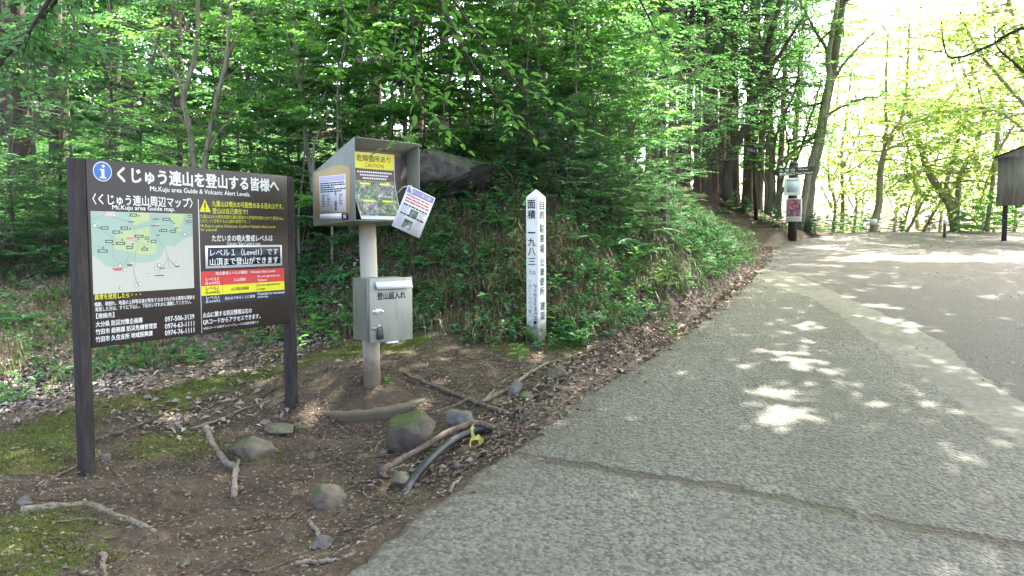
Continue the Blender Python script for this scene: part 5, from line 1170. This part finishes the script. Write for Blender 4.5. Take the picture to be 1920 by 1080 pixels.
# ------------------------------------------------------------------ trees round the trail sign
bare_tree('leaning_tree', 'tall grey tree trunk leaning right behind the trail sign', [([(1508, 436), (1520, 340), (1540, 240), (1562, 120), (1578, 20), (1588, -80)], 24), ([(1556, 160), (1590, 110), (1640, 60)], 7), ([(1545, 220), (1600, 190), (1660, 180)], 6), ([(1562, 110), (1530, 60), (1500, 0)], 7)], M['grey_bark'], 22.3, .3, M['leaf_bright'], seed=21, n_tw=17, tw=1.2, ll=.15)
bare_tree('leaning_tree', 'slimmer pale trunk twined along the tall leaning tree by the trail sign', [([(1500, 432), (1512, 350), (1528, 280), (1552, 170), (1555, 100), (1570, 0), (1575, -60)], 15)], M['pale_bark'], 22.0, .5, M['leaf_bright'], seed=22, n_tw=18, tw=1.1, ll=.15)
bare_tree('curved_tree', 'dark curved tree trunk bending right beside the direction post', [([(1367, 372), (1362, 340), (1370, 300), (1385, 262), (1410, 220), (1432, 140), (1445, 60), (1480, -40)], 22), ([(1430, 150), (1470, 90), (1500, 40)], 9), ([(1400, 240), (1440, 200), (1500, 150)], 7)], M['dark_twig'], 22.3, .3, M['leaf_mid'], seed=23, n_tw=22, tw=1.1, ll=.13)
bare_tree('shrubby_tree', 'leafy many stemmed tree overhanging the direction post and trail sign', [([(1440, 395), (1450, 330), (1480, 290), (1530, 250)], 7), ([(1445, 395), (1470, 330), (1478, 280), (1470, 220)], 6), ([(1440, 395), (1430, 320), (1400, 280), (1370, 260)], 6), ([(1442, 395), (1445, 300), (1430, 220), (1400, 170)], 7), ([(1448, 395), (1490, 310), (1520, 220), (1540, 150)], 6), ([(1445, 395), (1455, 260), (1490, 170), (1500, 100)], 6)], M['grey_bark'], 22.6, .4, M['leaf_bright'], seed=24, n_tw=18, tw=1.2, ll=.12)
bare_tree('shrubby_tree', 'leafy pale green tree hanging over the trail mouth left of the direction post', [([(1262, 372), (1262, 300), (1280, 230), (1320, 190)], 7), ([(1262, 372), (1255, 290), (1260, 200), (1280, 120)], 7), ([(1262, 372), (1290, 280), (1340, 225), (1390, 200)], 6), ([(1262, 372), (1240, 280), (1220, 200), (1230, 120)], 6)], M['grey_bark'], 18.5, .5, M['leaf_pale'], seed=25, n_tw=24, tw=1.1, ll=.10)

bare_tree('shrubby_tree', 'bright leafy tree screening the cedar trunks above the wooden stake', [([(1225, 375), (1235, 260), (1250, 150), (1262, 40), (1265, -60)], 8), ([(1240, 220), (1290, 150), (1330, 100)], 5), ([(1250, 150), (1300, 80), (1350, 30)], 5), ([(1238, 240), (1200, 170), (1180, 90)], 5)], M['grey_bark'], 17.0, .3, M['leaf_mid'], seed=26, n_tw=24, tw=1.1, ll=.11)
bare_tree('shrubby_tree', 'leafy tree screening the cedar trunks above the direction post', [([(1452, 400), (1450, 280), (1440, 170), (1425, 60), (1420, -60)], 8), ([(1445, 200), (1400, 130), (1360, 90)], 5), ([(1440, 170), (1480, 100), (1520, 60)], 5), ([(1430, 110), (1390, 50), (1350, 10)], 5)], M['grey_bark'], 23.5, .35, M['leaf_mid'], seed=27, n_tw=26, tw=1.3, ll=.14)
# ------------------------------------------------------------------ backlit trees on the right, beyond the crest
rb = dict(lmat=M['leaf_glare'], ll=.23)
M['bark_glare'] = bark('bark_glare', (.16, .14, .09), (.36, .33, .24), 14, (.25, .27, .13))  # bark paled so its colour carries the veil of glare
bare_tree('backlit_tree', 'backlit slim leaning tree trunk at the crest left of the bollard', [([(1636, 440), (1648, 380), (1652, 310), (1668, 260), (1688, 228)], 15), ([(1654, 300), (1662, 240), (1660, 190), (1665, 60)], 8), ([(1668, 262), (1690, 225), (1700, 160), (1705, 40)], 8)], M['bark_glare'], 25, .55, seed=31, n_tw=24, tw=1.54, **rb)
bare_tree('backlit_tree', 'backlit arching tree with a thick crooked trunk right of the bollard', [([(1790, 432), (1778, 380), (1745, 330), (1725, 270), (1705, 210), (1690, 170)], 17), ([(1792, 432), (1795, 380), (1800, 330), (1830, 270), (1850, 200), (1880, 100)], 12), ([(1795, 400), (1775, 350), (1790, 290), (1800, 200), (1780, 100)], 10), ([(1740, 320), (1700, 330), (1660, 360)], 5), ([(1850, 200), (1880, 160), (1920, 140)], 6)], M['bark_glare'], 27, .35, seed=32, n_tw=28, tw=1.87, **rb)
bare_tree('backlit_tree', 'thin backlit tree left of the slim leaning tree', [([(1578, 440), (1580, 360), (1578, 290), (1590, 200), (1600, 80)], 8), ([(1578, 320), (1610, 250), (1630, 200)], 5)], M['bark_glare'], 30, .45, seed=33, n_tw=25, tw=1.76, **rb)
bare_tree('backlit_tree', 'backlit leafy tree behind the roofed notice board', [([(1850, 435), (1860, 350), (1870, 280), (1875, 200), (1885, 80), (1890, -20)], 9), ([(1868, 290), (1905, 230), (1940, 190)], 6), ([(1872, 230), (1840, 180), (1820, 120)], 6)], M['bark_glare'], 26, .35, seed=34, n_tw=33, tw=1.87, **rb)
bare_tree('backlit_tree', 'backlit tree with several thin slanting stems above the road crest', [([(1700, 436), (1730, 380), (1760, 330), (1800, 280)], 6), ([(1690, 436), (1710, 370), (1730, 310), (1740, 240)], 4), ([(1730, 436), (1760, 385), (1800, 340), (1830, 300)], 6)], M['bark_glare'], 28.5, .4, seed=35, n_tw=18, tw=1.32, **rb)
bare_tree('backlit_tree', 'tall backlit tree whose leaves fill the top right corner', [([(1960, 440), (1950, 300), (1930, 160), (1900, 40), (1880, -60)], 14), ([(1940, 220), (1880, 150), (1830, 90), (1800, 20)], 8), ([(1930, 160), (1880, 60), (1830, -20)], 8), ([(1945, 270), (1890, 220), (1840, 200)], 6)], M['bark_glare'], 22, .4, seed=36, n_tw=33, tw=1.65, **rb)
bare_tree('backlit_tree', 'far backlit tree leaves showing at the top centre of the bright gap', [([(1720, 432), (1715, 300), (1720, 180), (1725, 60), (1730, -60)], 8), ([(1718, 150), (1680, 90), (1650, 40)], 5), ([(1722, 120), (1760, 60), (1790, 20)], 5)], M['bark_glare'], 36, .5, seed=37, n_tw=27, tw=2.20, **rb)
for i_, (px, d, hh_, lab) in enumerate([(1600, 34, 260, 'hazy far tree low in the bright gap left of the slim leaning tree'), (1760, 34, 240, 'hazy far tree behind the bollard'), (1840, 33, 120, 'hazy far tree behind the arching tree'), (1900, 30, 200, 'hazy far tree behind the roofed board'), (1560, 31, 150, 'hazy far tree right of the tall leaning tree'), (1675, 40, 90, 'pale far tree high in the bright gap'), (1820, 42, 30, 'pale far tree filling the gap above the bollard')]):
    bare_tree('backlit_tree', lab, [([(px, 442), (px+6, 380), (px-8, 320), (px+12, hh_), (px, hh_-110)], 6), ([(px, 400), (px+30, 340), (px+70, 290)], 3), ([(px, 390), (px-30, 330), (px-50, 280)], 3), ([(px+3, 330), (px+30, 260), (px+60, hh_-40)], 3), ([(px, 330), (px-40, 270), (px-60, hh_-60)], 3)], M['bark_glare'], d, .1, seed=70+i_, n_tw=13, tw=2.0, **rb)
t_ = at(1637, 416, 24.8); u, v, n = frame_from_normal(R(-15)); pt_ = Panel(t_, u, v, n)
d = MB(); pt_.plate(d, -.11, .11, -.09, .09, .11, .12); tg = thing('tree_tag', 'white tag wrapped round the slim backlit tree foot', 'tag', t_); d.obj('tag_card', M['paper'], tg); d = MB()
for k in range(2): d.tube([pt_.P(.13*math.cos(a), .05-.1*k, -.02+.135*math.sin(a)) for a in np.linspace(0, 6.28, 18)], .006, 5, cap=False)
d.obj('strap', M['paper'], tg)
BSH = [tree_proto(330+k, 1.5, 10, .8, .10, .05, .1, .02, .12, 6, 8, stems=4, up=.3, flat=.4) for k in range(2)]
planter('bush', 'low backlit bush', 'bush', BSH, [(1840, 436, 23.5, .9), (1800, 436, 24.5, .6), (1600, 440, 24, .5), (1570, 440, 25, .5), (1680, 440, 26, .45), (1740, 440, 27, .5), (1900, 436, 25, .8), (1625, 440, 27, .6), (1860, 436, 27, 1.0), (1530, 436, 22.5, .5)], M['grey_bark'], [M['leaf_bright'], M['leaf_mid']], 'bushes along the road crest')
planter('trail_bush', 'low dark bush', 'bush', BSH, [(1440, 425, 22.3, .4), (1405, 405, 23, .4), (1465, 428, 21.6, .35), (1360, 385, 23.8, .4), (1385, 395, 23.4, .4), (1520, 437, 21.8, .45), (1490, 432, 22, .35)], M['grey_bark'], [M['leaf_mid'], M['leaf_dark']], 'dark bushes beside the trail')

# ------------------------------------------------------------------ far wood closing the view behind the stand (one mass)
rg = np.random.default_rng(5); n = 170000
cx_, cy_ = rg.uniform(-48, 11, 900), rg.uniform(30, 46, 900); cz_ = rg.uniform(-1, 20, 900); k = rg.integers(0, 900, n)
P = np.stack([cx_[k]+rg.normal(0, .8, n), cy_[k]+rg.normal(0, .8, n), 5.0+cz_[k]+rg.normal(0, .55, n)], 1)
fx = proj(P)[0]; P = P[(fx < 1500) & ~((fx > 1200) & (rg.random(n) < .55))]; n = len(P)
LV = Leaves(); LV.p = P; LV.d = norm(rg.normal(0, 1, (n, 3))*[1, 1, .5]); LV.n = rg.normal(0, 1, (n, 3)); LV.l = rg.uniform(.3, .6, n); LV.w = LV.l*.55
tag(obj('far_forest_foliage', LV.mesh('far_forest_foliage', seed=3), M['leaf_mid']), kind='stuff')
# ------------------------------------------------------------------ ground plants
rg = np.random.default_rng(17)
def scatter(n, x0, x1, y0, y1, dens): 
    x = rg.uniform(x0, x1, n); y = rg.uniform(y0, y1, n); k = rg.random(n) < dens(x, y); return x[k], y[k]
def nrm_at(x, y):
    e = .08; gx = (H(x+e, y)-H(x-e, y))/(2*e); gy = (H(x, y+e)-H(x, y-e))/(2*e); return norm(np.stack([-gx, -gy, np.ones_like(gx)], 1))
# leafy ground cover: sprays of small leaflets
def cover(name, n, dens, ll, per, mat, hmax, area=(-9, 7, 5.2, 23)):
    x, y = scatter(n, *area, dens); z = H(x, y); N = nrm_at(x, y); m = len(x); LV = Leaves()
    st = norm(N*rg.uniform(.3, 1.0, (m, 1))+rg.normal(0, .45, (m, 3))+np.array([0, 0, .5])); hh = rg.uniform(.3, 1.0, m)*hmax; P0 = np.stack([x, y, z], 1); p, d_, n_, l_ = [], [], [], []
    for k in range(per):
        t = (k+1)/per; a = rg.uniform(0, 6.28, m); out = np.stack([np.cos(a), np.sin(a), rg.uniform(-.35, .3, m)], 1)
        p.append(P0+st*(hh*t)[:, None]); d_.append(out+st*.4); n_.append(np.array([0, 0, 1.])+N*.4+rg.normal(0, .35, (m, 3))); l_.append(ll*rg.uniform(.6, 1.2, m))
    LV.p = np.concatenate(p); LV.d = np.concatenate(d_); LV.n = np.concatenate(n_); LV.l = np.concatenate(l_); LV.w = LV.l*.5
    return tag(obj(name, LV.mesh(name, seed=len(name)), mat), kind='stuff')
clump = lambda x, y, s, sc: sst(-.05, .25, fbm(x*sc, y*sc, s, 3))
lefty = lambda x, y: (.6+.4*sst(-.1, 1.3, x))*(1-.3*sst(-1.9, -2.7, x)*sst(10.5, 9.0, y))
cover('ground_cover', 38000, lambda x, y: lefty(x, y)*bankness(x, y)*(1-trailness(x, y))*(.2+.8*clump(x, y, 51, 1.1)), .085, 9, M['fern'], .22)
cover('low_herbs', 26000, lambda x, y: lefty(x, y)*bankness(x, y)*(1-trailness(x, y))*(.25+.75*clump(x, y, 58, 1.5))*.9, .06, 7, M['leaf_bright'], .14)
cover('forest_floor_plants', 15000, lambda x, y: (tps(x, y) > 1.6)*.9*(x < xedge(y)-1)*(1-trailness(x, y))*sst(13.5, 11.5, y+x*1.2), .10, 8, M['leaf_mid'], .45, (-16, 6, 9, 24))
# grass blades: thin bent strips
def blades(name, x, y, hgt, wd, mat, tuft=8, droop=.5, spread=.05, down=0.):
    z = H(x, y); N = nrm_at(x, y); P = np.repeat(np.stack([x, y, z-.01], 1), tuft, 0); N = np.repeat(N, tuft, 0); m = len(P); P[:, :2] += rg.normal(0, spread, (m, 2))
    a = rg.uniform(0, 6.28, m); o_ = np.stack([np.cos(a), np.sin(a), np.zeros(m)], 1)+N*[1, 1, 0]*down*2; o_ = norm(o_); h = (hgt*rg.uniform(.45, 1.2, m))[:, None]; sd = np.cross(o_, [0, 0, 1.0])*wd/2
    up = np.array([0, 0, 1.0]); dr = rg.uniform(.4, 1.3, m)[:, None]*droop
    a1 = P+up*h*.5+o_*h*.22*dr; a2 = P+up*h*(.85-.25*dr)+o_*h*.6*dr; a3 = P+up*h*(.95-.75*dr)+o_*h*1.0*dr
    V = np.stack([P-sd, P+sd, a1-sd*.9, a1+sd*.9, a2-sd*.65, a2+sd*.65, a3], 1).reshape(-1, 3); T_ = np.array([[0, 1, 3], [0, 3, 2], [2, 3, 5], [2, 5, 4], [4, 5, 6]])
    me = mesh_np(name, V, (np.arange(m)[:, None, None]*7+T_[None]).reshape(-1, 3)); me.attributes.new('rnd', 'FLOAT', 'POINT').data.foreach_set('value', np.repeat(rg.random(m).astype(np.float32), 7))
    return tag(obj(name, me, mat), kind='stuff')
x, y = scatter(14000, -9, 7, 5.6, 22, lambda x, y: (1-.65*sst(-1.6, -2.4, x))*bankness(x, y)*(1-trailness(x, y))*(.25+.75*clump(x, y, 61, 1.3)))
blades('dry_grass', x, y, .30, .007, M['dry_grass'], 9, 1.0, .06, .6)
x, y = scatter(9000, -9, 7, 5.6, 22, lambda x, y: bankness(x, y)*clump(x, y, 67, 1.0)*.7)
blades('grass', x, y, .24, .007, M['grass'], 7, .8, .05, .3)
dmo = lambda x, y: np.clip(1-np.abs(to_seg(x, y, MOSS_W))/.45, 0, 1)
MP_ = [(*G(px, py)[:2], r) for px, py, r in MOSS_P]
def mossy(x, y):
    m = dmo(x, y)
    for a_, b_, r in MP_: m = np.maximum(m, np.clip(1.2-np.hypot(x-a_, y-b_)/r/1.3, 0, 1))
    return m
x, y = scatter(52000, -5, .6, 3.4, 9.8, lambda x, y: sst(.35, .75, mossy(x, y)+.9*fbm(x*4, y*4, 83, 4))*.9)
blades('moss_grass', x, y, .034, .0045, M['moss_tuft'], 6, .7, .03)
# leaf litter
def litter_of(name, n, dens, area, ll, mat):
    x, y = scatter(n, *area, dens); z = H(x, y)+.012*(x > xedge(y)); N = nrm_at(x, y); m = len(x); LV = Leaves(); LV.p = np.stack([x, y, z+rg.uniform(.006, .03, m)], 1)
    LV.d = norm(np.cross(N, rg.normal(0, 1, (m, 3)))); LV.n = N+rg.normal(0, .45, (m, 3)); LV.l = ll*rg.uniform(.5, 1.2, m); LV.w = LV.l*rg.uniform(.3, .55, m)
    return tag(obj(name, LV.mesh(name, seed=9, fold=.35), mat), kind='stuff')
litter_of('leaf_litter', 80000, lambda x, y: np.clip(1.25-np.abs(x-xedge(y)+.30)/.5, 0, 1)*.9*(x < xedge(y)+.1), (-1.2, 7, 4.8, 19), .07, M['litter'])
litter_of('leaf_litter_slope', 80000, lambda x, y: sst(-1.6, -3.4, x)*sst(5.6, 6.6, y)*(.15+.85*clump(x, y, 71, .9))*(1-.9*dmo(x, y)), (-9, -1.2, 5.4, 13), .085, M['litter_pale'])
litter_of('leaf_litter_bank', 30000, lambda x, y: bankness(x, y)*.45, (-9, 7, 5.4, 19), .07, M['litter'])
litter_of('leaf_crumbs', 30000, lambda x, y: (x < xedge(y)-.02)*.6*(1-dmo(x, y)), (-4.6, 2, 3.3, 8.6), .03, M['litter'])
litter_of('road_edge_leaves', 9000, lambda x, y: (x > xedge(y)-.05)*np.exp(-np.maximum(x-xedge(y), 0)/.22)*.8, (-1.0, 8, 4.0, 19), .05, M['litter'])
litter_of('road_leaves', 12000, lambda x, y: clump(x, y, 91, 1.2)*(x > xedge(y)+.3)*sst(1.5, 5.0, x-xedge(y)+.28*(y-8))*.7, (0, 15, 6, 21), .042, M['litter'])
# gravel crumbs on bare dirt
x, y = scatter(5200, -4.4, 1.6, 3.3, 8.6, lambda x, y: (x < xedge(y)-.03)*(.25+.75*clump(x, y, 81, 1.8))*(1-.8*dmo(x, y))); m = len(x); z = H(x, y)
OCT = np.array([[1, 0, 0], [-1, 0, 0], [0, 1, 0], [0, -1, 0], [0, 0, 1], [0, 0, -1]], float); OF = np.array([[0, 2, 4], [2, 1, 4], [1, 3, 4], [3, 0, 4], [2, 0, 5], [1, 2, 5], [3, 1, 5], [0, 3, 5]])
sz = .006+.016*rg.random(m)**3; V = np.stack([x, y, z], 1)[:, None]+(OCT[None]*rg.uniform(.6, 1.2, (m, 6, 1)))*sz[:, None, None]*[1.2, 1, .7]
me = mesh_np('gravel', V.reshape(-1, 3), (np.arange(m)[:, None, None]*6+OF[None]).reshape(-1, 3), smooth=True); tag(obj('gravel', me, M['rock_tan']), kind='stuff')
# fine fallen twigs
d = MB()
x, y = scatter(1000, -4.4, 2.4, 3.4, 9.2, lambda x, y: (x < xedge(y)-.05)*.8)
for a, b in zip(x, y):
    L = rg.uniform(.06, .32); th = rg.uniform(0, 6.28); p = [np.array([a+math.cos(th)*L*t, b+math.sin(th)*L*t, 0])+rg.normal(0, .012, 3)*[1, 1, 0] for t in (0, .35, .7, 1)]
    d.tube([[q_[0], q_[1], Hs(q_[0], q_[1])+.008] for q_ in p], [.004, .0035, .003, .0015], 5, cap=False)
tag(d.obj('twig_litter', M['root'], smooth=True), kind='stuff')
d = MB()
for _ in range(110):
    px, py = rg.uniform(560, 1060), rg.uniform(690, 930); g0 = G(px, py)
    if g0[0] > xedge(g0[1])-.08: continue
    L = rg.uniform(.25, .95); th = rg.normal(.5, .9); pts = []; cur = g0[:2].copy()
    for t in range(7):
        pts.append([cur[0], cur[1], Hs(cur[0], cur[1])+rg.uniform(-.004, .014)]); th += rg.normal(0, .35); cur = cur+np.array([math.cos(th), math.sin(th)])*L/6
        if cur[0] > xedge(cur[1])-.05: break
    if len(pts) < 3: continue
    r0 = rg.uniform(.003, .008); d.tube(spline(pts, 14), r0*np.linspace(1, .35, 14), 5, cap=False, jit=.1, rng=rg)
tag(d.obj('fine_roots', M['root'], smooth=True), kind='stuff')
# ferns and broad-leaved plants one can point to
def fern_proto(seed, nf=9, L=.42):
    r_ = np.random.default_rng(seed); LV = Leaves()
    for f in range(nf):
        a = f*6.28/nf+r_.uniform(-.3, .3); dv = np.array([math.cos(a), math.sin(a), .75]); l = L*r_.uniform(.7, 1.15)
        for t in np.linspace(.12, 1, 15):
            p = dv*l*t*[1, 1, 1]-np.array([0, 0, .72*l*t*t]); w_ = .30*l*(1-t)**.7*min(1, t*4)+.01
            for s_ in (1, -1): LV.add(p, rot_z(dv*[1, 1, 0], s_*1.15)+np.array([0, 0, -.15]), np.array([0, 0, 1.0])+r_.normal(0, .15, 3), w_, l*.075)
    return LV.mesh('frond_cluster', seed=seed)
def broad_proto(seed, n=8, L=.22):
    r_ = np.random.default_rng(seed); LV = Leaves()
    for f in range(n):
        a = f*2.4+r_.uniform(-.3, .3); p = np.array([0, 0, .05+.25*f/n]); LV.add(p, np.array([math.cos(a), math.sin(a), .35]), np.array([0, 0, 1.])+r_.normal(0, .2, 3), L*r_.uniform(.6, 1.1), L*.42)
    return LV.mesh('leaf_rosette', True, seed)
FERN = [fern_proto(s) for s in (1, 2, 3)]; BRO = [broad_proto(s) for s in (4, 5)]
def plants(name, what, cat, metas, mat, spots, group):
    for i, (px, py, s) in enumerate(spots):
        g = G(px, py); o = bpy.data.objects.new(name, metas[i % len(metas)]); C.objects.link(o)
        if not o.data.materials: o.data.materials.append(mat)
        o.location = g; o.scale = (s, s, s); o.rotation_euler = (rg.normal(0, .12), rg.normal(0, .12), i*1.9); tag(o, label_for(what, px, py, g[1]), cat, group)
plants('fern', 'green feathery fern', 'fern', FERN, M['fern'], [(1120, 400, 1.0), (1170, 425, 1.0), (1215, 440, 1.1), (1150, 460, .9), (1200, 480, 1.0), (800, 350, .9), (835, 362, .8), (780, 335, .9), (870, 372, .8), (760, 365, .9), (1360, 400, .9), (1400, 395, .9), (1440, 415, .8), (1470, 425, .7), (1090, 370, 1.1), (1250, 455, 1.0), (1300, 440, 1.1), (1060, 400, .9), (1080, 450, .8), (1240, 540, .7), (1340, 455, .9), (840, 440, .7), (800, 500, .8), (780, 545, .8), (880, 505, .7), (940, 480, .7), (930, 420, .8), (880, 395, .8), (640, 520, 1.0), (600, 560, .9), (560, 530, 1.0), (610, 490, 1.0), (480, 600, .8), (520, 640, .7), (440, 620, .8), (330, 670, .6), (90, 560, .8), (40, 600, .8), (110, 520, .9), (660, 600, .7), (755, 570, .7), (1370, 470, .8), (1170, 380, 1.2), (1220, 400, 1.1)], 'ferns on the green bank')
plants('broadleaf_plant', 'bright broad leaved plant', 'plant', BRO, M['leaf_bright'], [(1238, 545, .9), (1190, 500, 1.0), (1260, 540, .7), (1262, 636, .6), (1300, 470, .8), (1020, 610, .7), (975, 680, .6), (590, 640, .9), (560, 665, .7), (470, 640, .8), (360, 690, .7), (700, 640, .5), (1150, 540, .6), (630, 650, .6), (1380, 500, .6), (725, 725, .3), (870, 555, .5)], 'broad leaved plants along the bank')
settle_labels()
